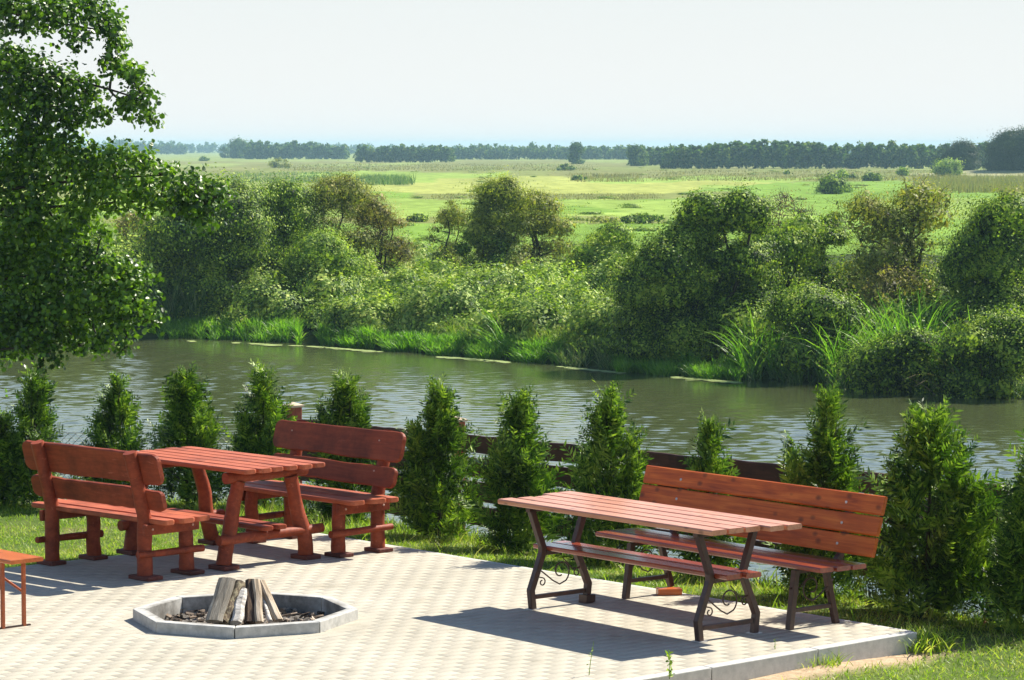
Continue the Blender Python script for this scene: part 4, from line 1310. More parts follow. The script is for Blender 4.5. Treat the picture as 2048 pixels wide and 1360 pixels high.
# duckweed along the far edge of the water
vs, fs = [], []
rr = random.Random(8)
for i in range(2600):
    px = rr.uniform(380, 1480)
    if nz(px * 0.008, 3, 3) + 0.5 * nz(px * 0.05, 1, 6) < -0.05: continue
    x = (px - 1024) / F * 104; y = float(shore_y(x)) - 0.75 - abs(rr.gauss(0, 0.28)) - 0.9 * max(0, nz(px * 0.012, 1, 1)); x = (px - 1024) / F * y
    r_ = rr.uniform(0.03, 0.13); b0 = len(vs)
    for k in range(7):
        a = k * 6.283 / 7; vs.append((x + r_ * 1.5 * math.cos(a), y + r_ * 0.8 * math.sin(a), -4.187 + i * 0.000002))
    fs.append(list(range(b0, b0 + 7)))
mb = MB(); mb.add(vs, fs)
M['duckweed'] = mat_simple('duckweed', (0.20, 0.28, 0.07), (0.33, 0.39, 0.14), 8, 0.7, 0)
tag(mb.build('duckweed', M['duckweed']), 'pale green film of duckweed along the far waterline', 'duckweed', kind='stuff')

# ------------------------------------------------------------------ bushes of the far bank
def ground_at_px(px, py):
    k = (px - 1024) / F; s_ = math.tan(PITCH + math.atan((py - 680) / F))
    z = -3.0
    for _ in range(12):
        Y = (HC - z) / s_; z = 0.5 * z + 0.5 * ground_z(k * Y, Y)
    return Vector((k * Y, Y, ground_z(k * Y, Y)))

def bush(px0, px1, top, base, label, leaf, n=16, env=None, lsize=0.09, per_m=60, seed=0, stems=4, stem_r=0.06, cat='bush', name='bush',
         group='bushes and small trees on the far river bank', low=0.25, cr=(0.13, 0.2), twigs=6, twig_w=0.012, bark='bark_dark', six=False, depth=0.38, cpx=None, Y=None, up=0.6, hollow=0.45, aspect=0.6, fork=0.3, core=None):
    rr = random.Random(seed); g = ground_at_px(cpx or (px0 + px1) / 2, base)
    s = g.y / F; W = (px1 - px0) * s; H = (base - top) * s
    xc = ((px0 + px1) / 2 - 1024) * s
    env = env or [(-1, .55), (-.4, .9), (0, 1), (.5, .88), (1, .5)]
    eu = [e[0] for e in env]; ez = [e[1] for e in env]
    cl = []
    n = int(n * 1.12)
    for i in range(n):
        u = -0.86 + 1.72 * ((i + 0.5 + rr.uniform(-.5, .5)) * 2.22 / n) if i < n * 0.45 else rr.uniform(-.85, .85)
        u = max(-0.92, min(0.92, u))
        r = rr.uniform(*cr) * 1.5 * min(W, H) * rr.uniform(0.5, 1.3)
        e = float(np.interp(u, eu, ez)) * H
        v = 1.0 if i < n * 0.45 else rr.uniform(low, 0.9)
        rz = r * rr.uniform(0.55, 0.95)
        z = g.z + max(rz * 0.7 + low * 0.2 * H, e * v - rz)
        dy = rr.uniform(-1, 1) * depth * W * (1 - abs(u) * 0.4)
        cl.append((xc + u * (W / 2 - r * 0.6), g.y + dy + depth * W * 0.5, z, r * rr.uniform(1, 1.35), r * rr.uniform(.9, 1.2), rz, rr.uniform(0.7, 1.2)))
    base_p = Vector((((cpx or (px0 + px1) / 2) - 1024) * s, g.y + depth * W * 0.5, g.z))
    return plant(name, label, cat, group, base_p, cl, LEAF[leaf], M[bark], lsize, per_m, stems, stem_r, six, up, hollow, aspect, twigs, twig_w, seed=seed, fork=fork,
                 core={'dark': 1.1, 'oak': 1.0, 'light': 0.75, 'wood': 1.0, 'yellow': 0.55, 'hawthorn': 0.12, 'brown': 0.15, 'red': 0.0}.get(leaf, 0.5) if core is None else core)

# left part
bush(300, 530, 355, 640, 'large dark green bush on the far bank, beside the hanging alder branches at left', 'dark', 34, [(-1, .5), (-.6, .8), (-.1, .95), (.2, 1), (.6, .9), (1, .55)], 0.12, 170, 1, 6, 0.09, low=0.05, cr=(.13, .2))
bush(205, 330, 415, 560, 'brownish half-bare bush far left, seen through the gap under the alder branches', 'brown', 14, None, 0.08, 110, 2, 5, 0.05, twigs=14)
bush(490, 625, 358, 610, 'dark green bush standing between the large dark one and the brownish thornbush', 'dark', 24, [(-1, .6), (-.3, .9), (.1, 1), (.6, .95), (1, .6)], 0.10, 150, 3, 5, 0.07, low=0.1)
bush(585, 745, 345, 600, 'olive-brown thornbush with a dense twiggy dome, left of the sunlit gap', 'hawthorn', 26, [(-1, .5), (-.5, .93), (0, .97), (.5, 1), (1, .8)], 0.075, 170, 4, 7, 0.06, twigs=22, low=0.05, twig_w=.014)
bush(690, 830, 378, 585, 'reddish-brown twiggy thornbush at the right edge of the left thicket', 'brown', 22, [(-1, .9), (-.5, 1), (0, .85), (.5, .72), (1, .35)], 0.07, 150, 5, 7, 0.06, twigs=26, low=0.05, twig_w=.014)
bush(560, 720, 455, 620, 'green bush at the foot of the twiggy thornbushes', 'light', 18, None, 0.085, 140, 6, 6, 0.05, low=0.0)
# middle
bush(845, 945, 397, 560, 'small olive tree with a dark underside, leftmost of the middle group on the far bank', 'hawthorn', 16, [(-1, .45), (-.3, .85), (.2, 1), (.6, .9), (1, .65)], 0.08, 140, 7, 4, 0.07, low=0.15, twigs=10)
bush(930, 1060, 345, 570, 'tallest yellow-green tree of the middle group on the far bank', 'yellow', 22, [(-1, .5), (-.4, .8), (0, .95), (.3, 1), (.7, .85), (1, .55)], 0.085, 150, 8, 4, 0.08, low=0.2, twigs=8, cr=(.15, .22))
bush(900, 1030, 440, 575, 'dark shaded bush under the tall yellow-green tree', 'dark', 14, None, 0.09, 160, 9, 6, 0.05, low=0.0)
bush(1000, 1155, 372, 582, 'hawthorn tree with a dark leaning trunk and olive crown, middle of the far bank', 'hawthorn', 24, [(-1, .55), (-.5, .9), (0, 1), (.5, .85), (1, .6)], 0.08, 95, 10, 2, 0.14, name='hawthorn_tree', cat='tree', low=0.45, cpx=1076, twigs=14, cr=(.12, .18), fork=0.45)
bush(1130, 1300, 440, 580, 'loose light green willow shrub right of the hawthorn tree with the leaning trunk', 'light', 22, [(-1, .5), (-.4, .75), (.3, 1), (.4, .8), (1, .6)], 0.085, 80, 11, 8, 0.03, low=0.0, twigs=10)
# right
bush(1240, 1420, 430, 725, 'huge dark bush whose shadow falls across the bank, left of the bare branches', 'dark', 36, [(-1, .52), (-.6, .66), (-.1, .8), (.5, .93), (1, 1)], 0.10, 180, 12, 7, 0.09, low=0.0, cr=(.15, .23))
bush(1340, 1555, 375, 715, 'tall rough green tree with tufted top, centre right of the far bank', 'dark', 38, [(-1, .75), (-.5, .97), (0, .9), (.4, 1), (.7, .95), (1, .6)], 0.10, 140, 13, 6, 0.09, low=0.1, cr=(.11, .17))
bush(1480, 1650, 420, 660, 'sunlit green shrub below the bare dead branches', 'light', 26, [(-1, .9), (-.3, .8), (.2, .85), (.7, 1), (1, .75)], 0.09, 95, 14, 6, 0.05, low=0.05, twigs=12)
bush(1470, 1650, 362, 640, 'nearly leafless dead shrub with bare upright branches', 'red', 20, [(-1, .7), (-.3, .9), (0, 1), (.5, .9), (1, .8)], 0.06, 14, 15, 9, 0.035, low=0.4, twigs=12, bark='bark', twig_w=.016)
bush(1610, 1700, 420, 650, 'small dark leafy tree left of the crooked hawthorn', 'dark', 14, [(-1, .7), (0, .95), (.6, 1), (1, .8)], 0.09, 150, 16, 4, 0.05, low=0.3)
bush(1680, 1925, 350, 660, 'crooked open hawthorn tree with dark twisted trunk and golden-olive crown', 'hawthorn', 30, [(-1, .82), (-.6, .93), (-.25, .8), (.05, .8), (.4, 1), (.7, .95), (1, .62)], 0.08, 80, 17, 4, 0.17, name='hawthorn_tree', cat='tree', low=0.5, cpx=1812, twigs=20, cr=(.11, .16), bark='bark', fork=0.4, twig_w=.014)
bush(1890, 2110, 385, 680, 'dark bushy tree at the right edge of the picture on the far bank', 'dark', 34, [(-1, .35), (-.6, .75), (-.1, .85), (.4, 1), (1, .9)], 0.095, 120, 18, 6, 0.09, low=0.05)
bush(1960, 2120, 375, 560, 'olive hawthorn crown showing above the dark tree at the right edge', 'hawthorn', 14, None, 0.08, 110, 19, 4, 0.08, low=0.4, twigs=14)
bush(1700, 1900, 520, 700, 'low tangled brown bramble under the crooked hawthorn', 'brown', 18, None, 0.075, 60, 20, 9, 0.025, low=0.0, twigs=26, bark='bark')
bush(1340, 1480, 560, 715, 'dark green elder shrub low on the bank under the tall rough tree', 'dark', 16, None, 0.11, 130, 21, 5, 0.04, low=0.0)
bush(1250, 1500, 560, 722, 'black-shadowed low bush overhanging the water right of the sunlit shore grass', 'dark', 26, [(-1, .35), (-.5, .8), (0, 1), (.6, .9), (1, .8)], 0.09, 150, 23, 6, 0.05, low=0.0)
bush(1540, 1740, 575, 752, 'tangled dark bush rising from the waterline among the reeds', 'dark', 24, [(-1, .8), (-.3, 1), (.4, .85), (1, .7)], 0.09, 130, 24, 6, 0.05, low=0.0)
bush(1700, 1890, 600, 768, 'dark overhanging bush behind the pale dry reed bundle', 'dark', 22, [(-1, .7), (0, .9), (.6, 1), (1, .8)], 0.09, 130, 25, 6, 0.05, low=0.0)
bush(1870, 2120, 585, 782, 'olive and dark bush overhanging the water at the right edge of the picture', 'dark', 28, [(-1, .6), (-.3, .95), (.4, 1), (1, .9)], 0.09, 130, 26, 6, 0.05, low=0.0)
bush(-60, 220, 400, 640, 'dark thicket behind the alder crown at the far left', 'dark', 24, None, 0.12, 110, 22, 6, 0.08, low=0.0)

# undergrowth: uneven mass of nettles, brambles and weeds on the bank
def bank_clumps(n, px0, px1, d0, d1, r0, r1, seed, cond=None):
    rr = random.Random(seed); out = []
    while len(out) < n:
        px = rr.uniform(px0, px1); d = rr.uniform(d0, d1)
        if cond and not cond(px, d): continue
        k = (px - 1024) / F; y = 100.0
        for _ in range(5): y = float(shore_y(k * y))
        Y = y + d; X = k * Y; r = rr.uniform(r0, r1)
        out.append((X, Y, ground_z(X, Y) + r * 0.45, r * rr.uniform(0.9, 1.4), r * rr.uniform(.8, 1.2), r * rr.uniform(.75, 1.2), 1))
    return out
def mass(name, label, clumps, leaf, ls, per_m, cat='undergrowth', hollow=0.86):
    VV, FF, o = [], [], 0
    for c in clumps:
        n = int((c[3]*c[4] + c[3]*c[5] + c[4]*c[5]) * per_m * 1.5)
        P, d = clump_pts(c[:3], c[3:6], n, hollow); keep = d[:, 2] > -0.35; P, d = P[keep], d[keep]
        if not len(P): continue
        v, f = leaves(P, ls, 0.6, 0.4, 0.5, d, 3.0); VV.append(v); FF.append(f + o); o += len(v)
        if c[5] > 0.25:
            big = min(0.18, c[5] * 0.3); m_ = int(16 * (c[3]*c[4] + c[3]*c[5] + c[4]*c[5]) / 3 / (big * big * 0.33))
            P, d = clump_pts(c[:3], tuple(q * 0.82 for q in c[3:6]), m_, 0.75); keep = d[:, 2] > -0.3
            v, f = leaves(P[keep] - d[keep] * big * 0.3, big, 0.66, 0.2, 0.4, d[keep], 2.5, 0.1); VV.append(v); FF.append(f + o); o += len(v)
    tag(quick_mesh(name, np.concatenate(VV), np.concatenate(FF), LEAF[leaf]), label, cat, kind='stuff')
mass('undergrowth', 'sunlit tangle of nettles and weeds covering the far bank', bank_clumps(130, 300, 1330, 3.0, 14, 0.5, 1.35, 1) + bank_clumps(190, 300, 1330, 12, 60, 0.35, 0.95, 11) + bank_clumps(80, 620, 1330, 1.6, 9, 0.35, 0.85, 9), 'weed', 0.085, 260)
mass('undergrowth', 'darker green bramble mounds among the weeds of the far bank', bank_clumps(90, 400, 1330, 2.4, 26, 0.35, 1.1, 2), 'light', 0.085, 230)
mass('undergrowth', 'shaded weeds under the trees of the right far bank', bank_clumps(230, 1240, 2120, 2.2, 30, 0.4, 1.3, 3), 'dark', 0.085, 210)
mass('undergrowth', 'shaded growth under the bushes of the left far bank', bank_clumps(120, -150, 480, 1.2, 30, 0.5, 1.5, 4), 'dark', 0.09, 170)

def shore_blades(name, label, segs, n, h, w_, lean, mat, cat, seed=1, droop=0.5, segm=3, bias=None, dens=None):
    rr = np.random.default_rng(seed); PP = []
    for (px0, px1, d0, d1) in segs:
        m = int(n * (px1 - px0) / 100.0)
        px = rr.uniform(px0, px1, m); d = rr.uniform(d0, d1, m)
        k = (px - 1024) / F; y = np.full(m, 100.0)
        for _ in range(5): y = shore_y(k * y)
        Y = y + d + 0.35 * np.sin(px * 0.07) ; X = k * Y
        Z = far_z(X, Y); Z = np.maximum(Z, -4.28)
        keep = np.sin(px * 0.11) * np.cos(px * 0.037 + d) + 0.5 * np.sin(px * 0.53 + d * 2.1) * np.sin(d * 3 + px * .2) > -0.45
        PP.append(np.stack([X, Y, Z], 1)[keep])
    v, f = blades(np.concatenate(PP), h, w_, lean, droop, 0.45, segm, bias)
    return tag(quick_mesh(name, v, f, LEAF[mat]), label, cat, kind='stuff')
shore_blades('shore_grass', 'bright green grass fringe at the far waterline', [(318, 600, 0.1, 3.2), (640, 840, 0.1, 1.3), (840, 1120, 0.1, 1.6), (1235, 1480, -0.9, 1.0)], 3000, 0.45, 0.05, 0.6, 'shore', 'grass', 3)
shore_blades('bank_grass_tall', 'longer grass on the sunlit slope above the waterline', [(470, 640, 3.0, 9), (900, 1150, 1.6, 3.2)], 900, 0.7, 0.03, 0.5, 'grass', 'grass', 4)
shore_blades('reeds', 'tall leaning reeds crowding the right far bank', [(1490, 1570, 0.3, 3), (1590, 1700, 0.3, 3), (1740, 1860, 0.5, 3.5), (1930, 2010, 0.2, 2.5)], 420, 1.8, 0.06, 0.55, 'shore', 'reeds', 5, 0.9, 5)
shore_blades('reeds', 'tall green reeds beside the alder at the left far bank', [(285, 400, 2.0, 7)], 2400, 2.1, 0.05, 0.4, 'reed', 'reeds', 6, 0.8, 5)
shore_blades('shaded_grass', 'grass at the waterline below the dark right-hand bushes', [(1110, 1240, 0.1, 1.2), (1480, 2110, 0.1, 0.8)], 500, 0.55, 0.035, 0.6, 'reed', 'grass', 7)
def reed_clump(px, d, n, h, label, mat='reed', w_=0.06, lean=0.6, spread=0.35, bias=None):
    k = (px - 1024) / F; y = 100.0
    for _ in range(5): y = float(shore_y(k * y))
    Y = y + d; X = k * Y
    P = np.stack([rng.normal(0, spread, n), rng.normal(0, spread * .6, n), np.zeros(n)], 1)
    v, f = blades(P, h, w_, lean, 0.9, 0.35, 6, bias)
    o = quick_mesh('reed_clump', v, f, LEAF[mat]); o.location = (X, Y, max(-4.25, ground_z(X, Y)))
    tag(o, label, 'reeds', 'single clumps of reeds at the far waterline')
reed_clump(1010, 0.9, 26, 2.0, 'lone clump of long arching reeds leaning left over the sunlit shore grass', 'shore', 0.055, 0.75, 0.22, (-1.6, 0, 0))
reed_clump(1795, 0.1, 16, 0.9, 'pale dry reed bundle standing at the waterline and mirrored in the water', 'dry', 0.05, 0.5, 0.12)
reed_clump(1925, 0.2, 18, 1.5, 'bent yellow-green reeds arching down to the water, far right', 'dry', 0.06, 1.0, 0.3, (-1.5, -.4, 0))
reed_clump(1830, 4.5, 90, 2.2, 'bright green upright reed clump below the crooked hawthorn', 'shore', 0.07, 0.35, 0.45)
reed_clump(1950, 6.0, 26, 1.8, 'orange-tipped reed clump beneath the dark tree at the right edge', 'shore', 0.06, 0.4, 0.25)

# ------------------------------------------------------------------ meadow: bushes, hedges, reeds
def small_bush(px0, px1, top, base, label, leaf='dark', n=8, ls=0.16, per_m=22, seed=50, name='bush', cat='bush', group='scattered bushes on the far meadow', **kw):
    return bush(px0, px1, top, base, label, leaf, n, kw.get('env', [(-1, .5), (-.5, .9), (0, 1), (.5, .9), (1, .5)]), ls, per_m, seed, 2, 0.05, cat, name, group, 0.0, (.25, .36), 0)
small_bush(1645, 1684, 349, 388, 'dark egg-shaped bush standing alone in the bright green meadow at right', 'dark', 16, 0.22, 22, 51, env=[(-1, .75), (-.4, 1), (.3, 1), (1, .7)])
small_bush(1112, 1150, 327, 341, 'low rounded bush alone in the brownish meadow, centre', 'dark', 8, 0.3, 12, 52)
small_bush(532, 585, 316, 336, 'wide olive-yellow mound bush in the meadow at left', 'hawthorn', 10, 0.3, 14, 53)
small_bush(398, 420, 312, 322, 'tiny dark bush far left in the meadow, next to the alder foliage', 'dark', 6, 0.4, 10, 54)
small_bush(1792, 1818, 334, 352, 'pale round bush in the meadow left of the two dark oaks', 'light', 8, 0.3, 12, 55)
small_bush(1672, 1696, 338, 356, 'pale grey-green bush just above the egg-shaped bush', 'light', 8, 0.3, 12, 56)
small_bush(1696, 1712, 346, 357, 'small dark bush right of the pale grey-green one', 'dark', 6, 0.3, 12, 57)
small_bush(1722, 1766, 344, 362, 'flat dark bush in the middle of the right meadow', 'dark', 10, 0.3, 12, 58)
small_bush(1568, 1577, 341, 349, 'tiny upright bush in front of the right-hand forest', 'dark', 5, 0.35, 10, 59)
small_bush(1684, 1706, 366, 385, 'low bush touching the right side of the egg-shaped bush', 'light', 7, 0.2, 16, 60)
small_bush(1632, 1652, 372, 385, 'low bush touching the left side of the egg-shaped bush', 'light', 7, 0.2, 16, 61)
small_bush(1138, 1175, 350, 361, 'dark green weedy hump beside the straw-coloured field', 'dark', 8, 0.25, 14, 62)
small_bush(1236, 1335, 428, 447, 'long dark hedge bush with reddish left end in the green meadow', 'dark', 18, 0.16, 36, 63, env=[(-1, .8), (0, 1), (1, .8)])
small_bush(1165, 1240, 432, 447, 'olive and red-brown hedge stretch left of the long dark hedge bush', 'hawthorn', 14, 0.16, 36, 64, env=[(-1, .8), (0, 1), (1, .8)])
small_bush(812, 858, 427, 444, 'short dark hedge piece right of the brown thornbush', 'dark', 10, 0.16, 36, 65)

def field_reeds(specs):
    VV, FF, o = [], [], 0
    for (px0, px1, py0, py1, h, n, dens) in specs:
        px = rng.uniform(px0, px1, n); py = rng.uniform(py0, py1, n)
        Y = (HC + 3.0) / np.tan(PITCH + np.arctan((py - 680) / F)); X = (px - 1024) / F * Y
        edge = np.minimum(px - px0, px1 - px) / 40.0
        keep = (np.sin(px*0.05 + py) * np.cos(px*0.017 + py*0.4) > -0.5) & (rng.random(n) < np.clip(edge, 0.1, 1))
        P = np.stack([X, Y, np.full(n, -3.02)], 1)[keep]
        v, f = blades(P, h, 0.10 * (Y.mean() / 400), 0.25, 0.4, 0.5, 2); VV.append(v); FF.append(f + o); o += len(v)
    return np.concatenate(VV), np.concatenate(FF)
v, f = field_reeds([(695, 832, 356, 370, 0.9, 4000, 1), (440, 700, 345, 366, 0.4, 4000, 1), (440, 720, 372, 392, .3, 2500, 1)])
tag(quick_mesh('meadow_reeds', v, f, LEAF['reed']), 'dark band of reeds in the left meadow', 'reeds', kind='stuff')
v, f = field_reeds([(1130, 1290, 348, 364, 0.5, 2500, 1), (1290, 1900, 341, 362, 0.4, 7000, 1), (1820, 2110, 356, 386, 1.0, 8000, 1), (560, 1200, 328, 342, 0.4, 5000, 1), (850, 1330, 388, 400, .22, 3000, 1)])
tag(quick_mesh('meadow_reeds', v, f, LEAF['dry']), 'brownish reed and sedge strips across the meadow', 'reeds', kind='stuff')

rr = random.Random(21); tc_ = []
for i in range(650):
    px, py = rr.uniform(330, 2060), 335 + 160 * rr.random() ** 1.6
    if nz(px * 0.01, py * 0.06, 12) < -0.02: continue
    Y = (HC + 3.0) / math.tan(PITCH + math.atan((py - 680) / F)); q = rr.uniform(0.15, 0.55)
    tc_.append(((px - 1024) / F * Y, Y, -3.0, q * rr.uniform(1, 3), q, q * 0.6, 1))
mass('meadow_weeds', 'scattered tufts and weeds across the meadow', tc_, 'weed', 0.16, 45, 'weeds')

# ------------------------------------------------------------------ far woods
def tree_cloud(x, y, z0, h, r, ls, n, g, conif=False):
    """leaf clumps of one distant tree"""
    m = max(3, int(5 + r)); out = []
    for i in range(m):
        t = g.uniform(0.05, 0.92); a = g.uniform(0, 6.283)
        rr_ = r * (0.75 if t < 0.55 else (1 - t) * 1.5 + 0.15) * g.uniform(0.2, 0.7)
        if conif: rr_ *= 0.7
        c = (x + rr_ * math.cos(a), y + rr_ * math.sin(a), z0 + h * (0.1 + 0.85 * t)); q = r * g.uniform(0.35, 0.62) * (1.0 if t < 0.7 else 0.7)
        P, d = clump_pts(c, (q, q, q * 0.9), int(n / m), 0.6); out.append((P, d))
    P = np.concatenate([o[0] for o in out]); d = np.concatenate([o[1] for o in out])
    P[:, 2] = np.minimum(P[:, 2], z0 + h * 1.04)
    return leaves(P, ls, 0.8, 0.5, 0.4, d, 0.8)

def wood(label, px0, px1, base, prof, rows_, spacing, ls, n, seed, leaf='wood', single=None, depth=None, rad=0.55):
    g = random.Random(seed); Y0 = (HC + 3.0) / math.tan(PITCH + math.atan((base - 680) / F)); s = Y0 / F
    VV, FF, o = [], [], 0; pu = [p[0] for p in prof]; pz = [p[1] for p in prof]
    for r_ in range(rows_):
        px = px0 + g.uniform(0, spacing)
        while px < px1:
            top = np.interp(px, pu, pz) - 3 + g.uniform(-4.0, 3.5) + (4 if r_ == 0 else 0)
            Y = Y0 + r_ * spacing * s * 1.1 + g.uniform(-.3, .3) * spacing * s
            z_top = HC - Y * math.tan(PITCH + math.atan((top - 680) / F)); h = max(2.0, (z_top + 3.0) * g.uniform(0.86, 1.06))
            v, f = tree_cloud((px - 1024) / F * Y, Y, -3.1, h, spacing * s * rad * g.uniform(1.0, 1.7), ls, n, g)
            VV.append(v); FF.append(f + o); o += len(v)
            px += spacing * g.uniform(0.6, 1.3)
    o_ = quick_mesh('far_wood', np.concatenate(VV), np.concatenate(FF), LEAF[leaf])
    tag(o_, label, 'wood', kind='stuff')
wood('bluish green forest filling the horizon at right', 1330, 1985, 337.5, [(1330, 296), (1400, 291), (1450, 284), (1520, 282), (1700, 285), (1850, 288), (1985, 288)], 4, 15, 0.85, 330, 1)
wood('paler wood at the left end of the right-hand forest', 1258, 1345, 331, [(1258, 296), (1290, 292), (1345, 296)], 3, 13, 0.9, 260, 2)
wood('pale hazy treeline in the middle of the horizon', 880, 1270, 319, [(880, 294), (960, 292), (1010, 291), (1100, 293), (1270, 294)], 3, 14, 1.1, 200, 3)
wood('wood left of the middle treeline', 718, 905, 325, [(718, 290), (760, 292), (800, 292), (860, 291), (905, 296)], 3, 12, 1.0, 240, 4)
wood('compact wood in the left part of the horizon', 492, 692, 318.5, [(492, 287), (530, 283), (570, 288), (600, 283), (640, 287), (692, 288)], 3, 11, 1.2, 260, 5)
wood('small far wood at left, next to the alder foliage', 262, 372, 309, [(262, 290), (300, 285), (340, 286), (372, 290)], 2, 9, 1.6, 180, 6)
wood('faint farthest treeline along the left horizon', 150, 740, 306, [(150, 288), (240, 285), (400, 290), (560, 289), (740, 293)], 2, 12, 2.4, 120, 7)
wood('faint farthest treeline along the right horizon', 700, 2100, 308, [(700, 293), (1100, 295), (1500, 296), (2100, 296)], 1, 16, 2.2, 110, 8)

def far_tree(px0, px1, top, base, label, leaf='oak', ls=0.5, per_m=7, seed=70, n=26, env=None, low=0.25):
    return bush(px0, px1, top, base, label, leaf, n, env or [(-1, .6), (-.6, .85), (0, 1), (.6, .9), (1, .6)], ls, per_m, seed, 1, 0.28, 'tree', 'far_tree', 'single trees on the horizon', low, (.15, .22), 0, hollow=0.4, depth=0.3)
far_tree(1974, 2125, 259, 350, 'huge dark oak on a low rise at the right edge of the horizon', 'oak', 0.32, 26, 71, 46, [(-1, .65), (-.6, .93), (-.2, .95), (0, 1), (1, 1)], 0.12)
far_tree(1884, 1955, 283, 347, 'dark round oak in front of the forest, left of the huge one', 'oak', 0.32, 24, 72, 30, [(-1, .5), (-.3, .9), (.2, 1), (.7, .9), (1, .5)], 0.08)
small_bush(1868, 1925, 316, 352, 'grey-green bush at the foot of the round oak', 'light', 12, 0.3, 16, 73)
far_tree(460, 494, 279, 317, 'slender pale tree left of the compact wood', 'wood', 0.9, 5, 74, 14, low=0.05)
far_tree(440, 458, 294, 316, 'small tree furthest left beside the slender pale one', 'wood', 0.9, 5, 75, 8, low=0.05)
far_tree(1139, 1165, 286, 328, 'single taller tree standing out of the middle treeline', 'wood', 0.9, 5, 76, 12, low=0.1)
far_tree(1254, 1290, 291, 332, 'round tree at the left end of the right-hand woods', 'wood', 0.7, 8, 77, 14, low=0.02)
far_tree(228, 262, 279, 308, 'tall faint tree showing above the alder leaves far left', 'wood', 1.6, 2, 78, 10, low=0.1)

# low rise under the huge oak
mb = MB(); g0 = ground_at_px(2040, 350); vs = []; fs = []
n1_, n2_ = 40, 14
for j in range(n2_ + 1):
    for i in range(n1_ + 1):
        u, v_ = i / n1_ * 2 - 1, j / n2_ * 2 - 1
        vs.append((g0.x + u * 26, g0.y + 6 + v_ * 22, -3.05 + 1.3 * max(0, 1 - u * u) ** 1.3 * max(0, 1 - v_ * v_) ** 1.3))
for j in range(n2_):
    for i in range(n1_):
        a = j * (n1_ + 1) + i; fs.append((a, a + 1, a + n1_ + 2, a + n1_ + 1))
mb.add(vs, fs, True)
M['rise'] = mat_simple('rise_grass', (0.20, 0.21, 0.08), (0.30, 0.29, 0.13), 0.3, 0.95, 0)
tag(mb.build('hill', M['rise']), 'low grassy rise under the huge oak', 'hill', kind='structure')

# ------------------------------------------------------------------ foreground alder
AL = [ # px, py, r px, depth, density
 (30, 20, 55, 33.5, 1), (110, 25, 50, 33.2, 1), (180, 15, 42, 33.6, 1), (215, 50, 32, 33.2, .9), (150, 80, 26, 33.0, .8), (235, 85, 22, 33.3, .8),
 (225, 125, 28, 33.2, .9), (262, 150, 30, 33.0, .9), (285, 195, 28, 33.0, .9), (300, 235, 22, 32.9, .8), (250, 215, 26, 33.1, .8), (170, 185, 36, 33.4, .9), (120, 165, 38, 33.6, 1), (60, 150, 45, 33.8, 1),
 (20, 120, 35, 34.0, 1), (20, 200, 55, 34.0, 1.1), (90, 220, 48, 33.5, 1.1), (150, 238, 32, 33.2, .9), (200, 232, 24, 33.1, .8), (60, 290, 52, 33.7, 1.1), (125, 300, 42, 33.2, 1),
 (15, 350, 60, 34, 1.1), (95, 365, 55, 33.6, 1.1), (170, 330, 42, 33.2, 1), (225, 320, 36, 33, 1), (280, 325, 30, 32.8, 1), (200, 375, 45, 33, 1.1), (265, 380, 45, 32.8, 1), (330, 350, 30, 32.6, .9),
 (385, 372, 34, 32.5, .9), (350, 400, 34, 32.5, .9), (430, 395, 34, 32.4, .9), (400, 430, 38, 32.5, .9), (165, 420, 40, 33.3, 1), (60, 440, 60, 33.8, 1.1), (130, 470, 42, 33.5, 1),
 (20, 520, 60, 34, 1.1), (105, 540, 52, 33.5, 1.1), (175, 520, 40, 33.2, 1), (230, 545, 38, 33, 1), (190, 590, 48, 33, 1.1), (265, 600, 40, 32.8, 1), (300, 635, 26, 32.7, .8), (130, 620, 48, 33.2, 1), (60, 610, 55, 33.6, 1.1),
 (20, 650, 40, 33.6, 1), (235, 650, 36, 32.9, 1), (205, 690, 24, 32.9, .8), (245, 700, 16, 32.8, .7), (60, 680, 32, 33.2, .9), (95, 705, 24, 33, .8), (80, 735, 14, 33, .7), (115, 725, 12, 33, .6), (20, 600, 50, 34.5, 1), (290, 430, 14, 33, .6), (230, 420, 16, 33, .6), (150, 580, 45, 34, 1), (100, 480, 45, 34, 1), (40, 480, 50, 34.4, 1), (180, 640, 42, 33.6, 1), (270, 555, 34, 33, .9), (110, 660, 44, 33.8, 1), (20, 690, 30, 34, .9), (160, 690, 26, 33.4, .8), (320, 400, 30, 32.7, .8), (380, 405, 30, 32.6, .8), (210, 470, 22, 33.2, .7)]
cl = []
for px, py, r, Y, dn in AL:
    p = at_dist(px, py, Y); s = Y / F; rr_ = r * s
    cl.append((p.x, p.y, p.z, rr_ * 1.12, rr_ * 1.5, rr_ * 0.92, dn * (0.7 if px > 300 else 1)))
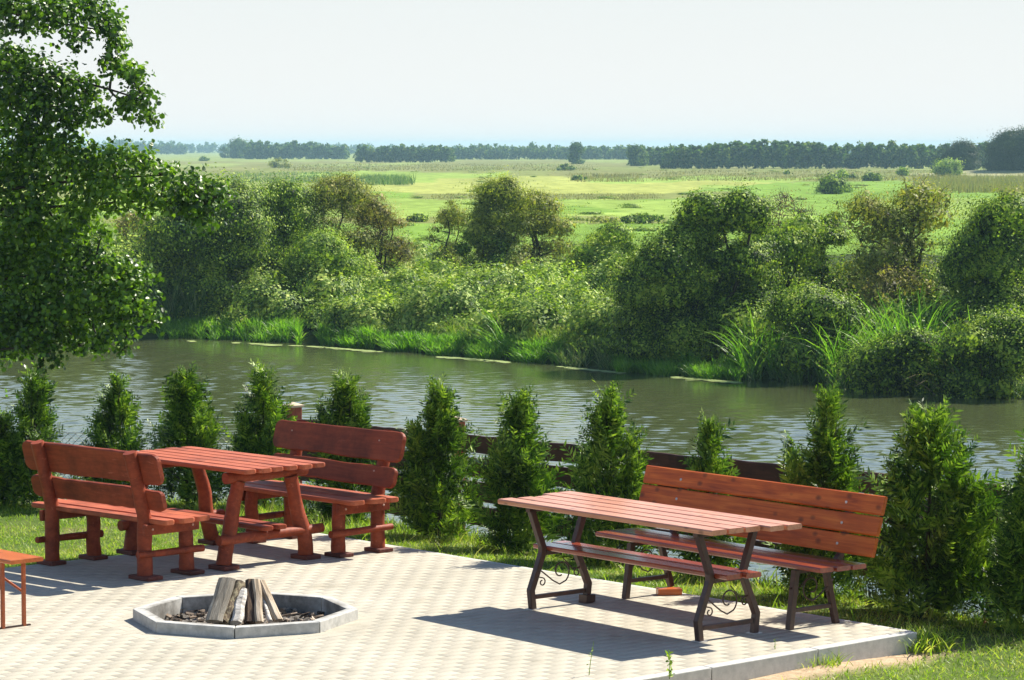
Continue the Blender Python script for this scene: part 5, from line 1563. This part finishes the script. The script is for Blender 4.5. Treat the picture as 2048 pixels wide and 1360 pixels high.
# more crown towards the trunk, outside the picture
rr = random.Random(3)
for i in range(26):
    z = rr.uniform(-0.6, 6.5); cl.append((rr.uniform(-9.5, -6.6), rr.uniform(33, 37.5), z, .6, .6, .45, .8))
ab = Vector((-9.4, 35.2, -2.6))
root = empty('alder_tree', ab, 0, 'large near alder with glossy dark leaves, hanging in from the left edge over the river', 'tree')
VV, FF, o = [], [], 0
for c in cl:
    n = int((c[3]*c[4] + c[3]*c[5] + c[4]*c[5]) * 2100 * c[6])
    P, d = clump_pts(c[:3], c[3:6], n, 0.25)
    P = P - np.array(ab)
    v, f = leaves6(P, 0.060, 0.82, 0.6, 0.35, d, 0.9); VV.append(v); FF.append(f + o); o += len(v)
quick_mesh('crown', np.concatenate(VV), np.concatenate(FF), LEAF['alder'], root)
mb = MB()
tp = branch(mb, (0, 0, -0.4), (0.3, 0.2, 10.5), 0.26, 0.10, 5, 10, 0.04, 12)
limbs = []
for (px, py, Y, t) in [(215, 60, 33.3, 8), (285, 200, 33.1, 7), (160, 235, 33.3, 6), (330, 350, 32.7, 5), (410, 405, 32.5, 5), (190, 520, 33.1, 4), (265, 600, 32.9, 3), (90, 690, 33.1, 3), (60, 60, 33.6, 8), (60, 440, 33.7, 5)]:
    e = at_dist(px, py, Y) - ab
    limbs += branch(mb, tp[t], e, 0.035, 0.010, px, 9, 0.07, 7)
for i, c in enumerate(cl):
    cc = Vector(c[:3]) - ab; q = min(limbs + tp, key=lambda p: (p - cc).length)
    branch(mb, q, cc, 0.018, 0.006, i + 5, 4, 0.15, 5)
mb.build('trunk', M['bark_dark'], root)
P0 = np.repeat(np.array([c[:3] for c in cl]), 12, 0) - np.array(ab); rad = np.repeat(np.array([c[3:6] for c in cl]), 12, 0)
d = rand_dirs(len(P0)); ln = np.linalg.norm(d * rad, axis=1, keepdims=True) * rng.uniform(.7, 1.05, (len(P0), 1))
v, f = cubic_twigs(P0, d, ln, 0.005); quick_mesh('twigs', v, f, M['bark_dark'], root)

# ------------------------------------------------------------------ haze
hz, t, b, N, L = new_mat('haze')
t.nodes.remove(b)
pv = N('ShaderNodeVolumePrincipled')
pv.inputs['Color'].default_value = (0.52, 0.84, 0.96, 1)
pv.inputs['Density'].default_value = 0.00019
pv.inputs['Anisotropy'].default_value = 0.0
L(pv.outputs[0], t.nodes['Material Output'].inputs['Volume'])
mb = MB(); mb.box(-3200, 3200, -60, 7600, -7.2, 17)
hb = mb.build('haze', hz); tag(hb, 'thin bluish summer haze over the whole valley', 'haze', kind='stuff')
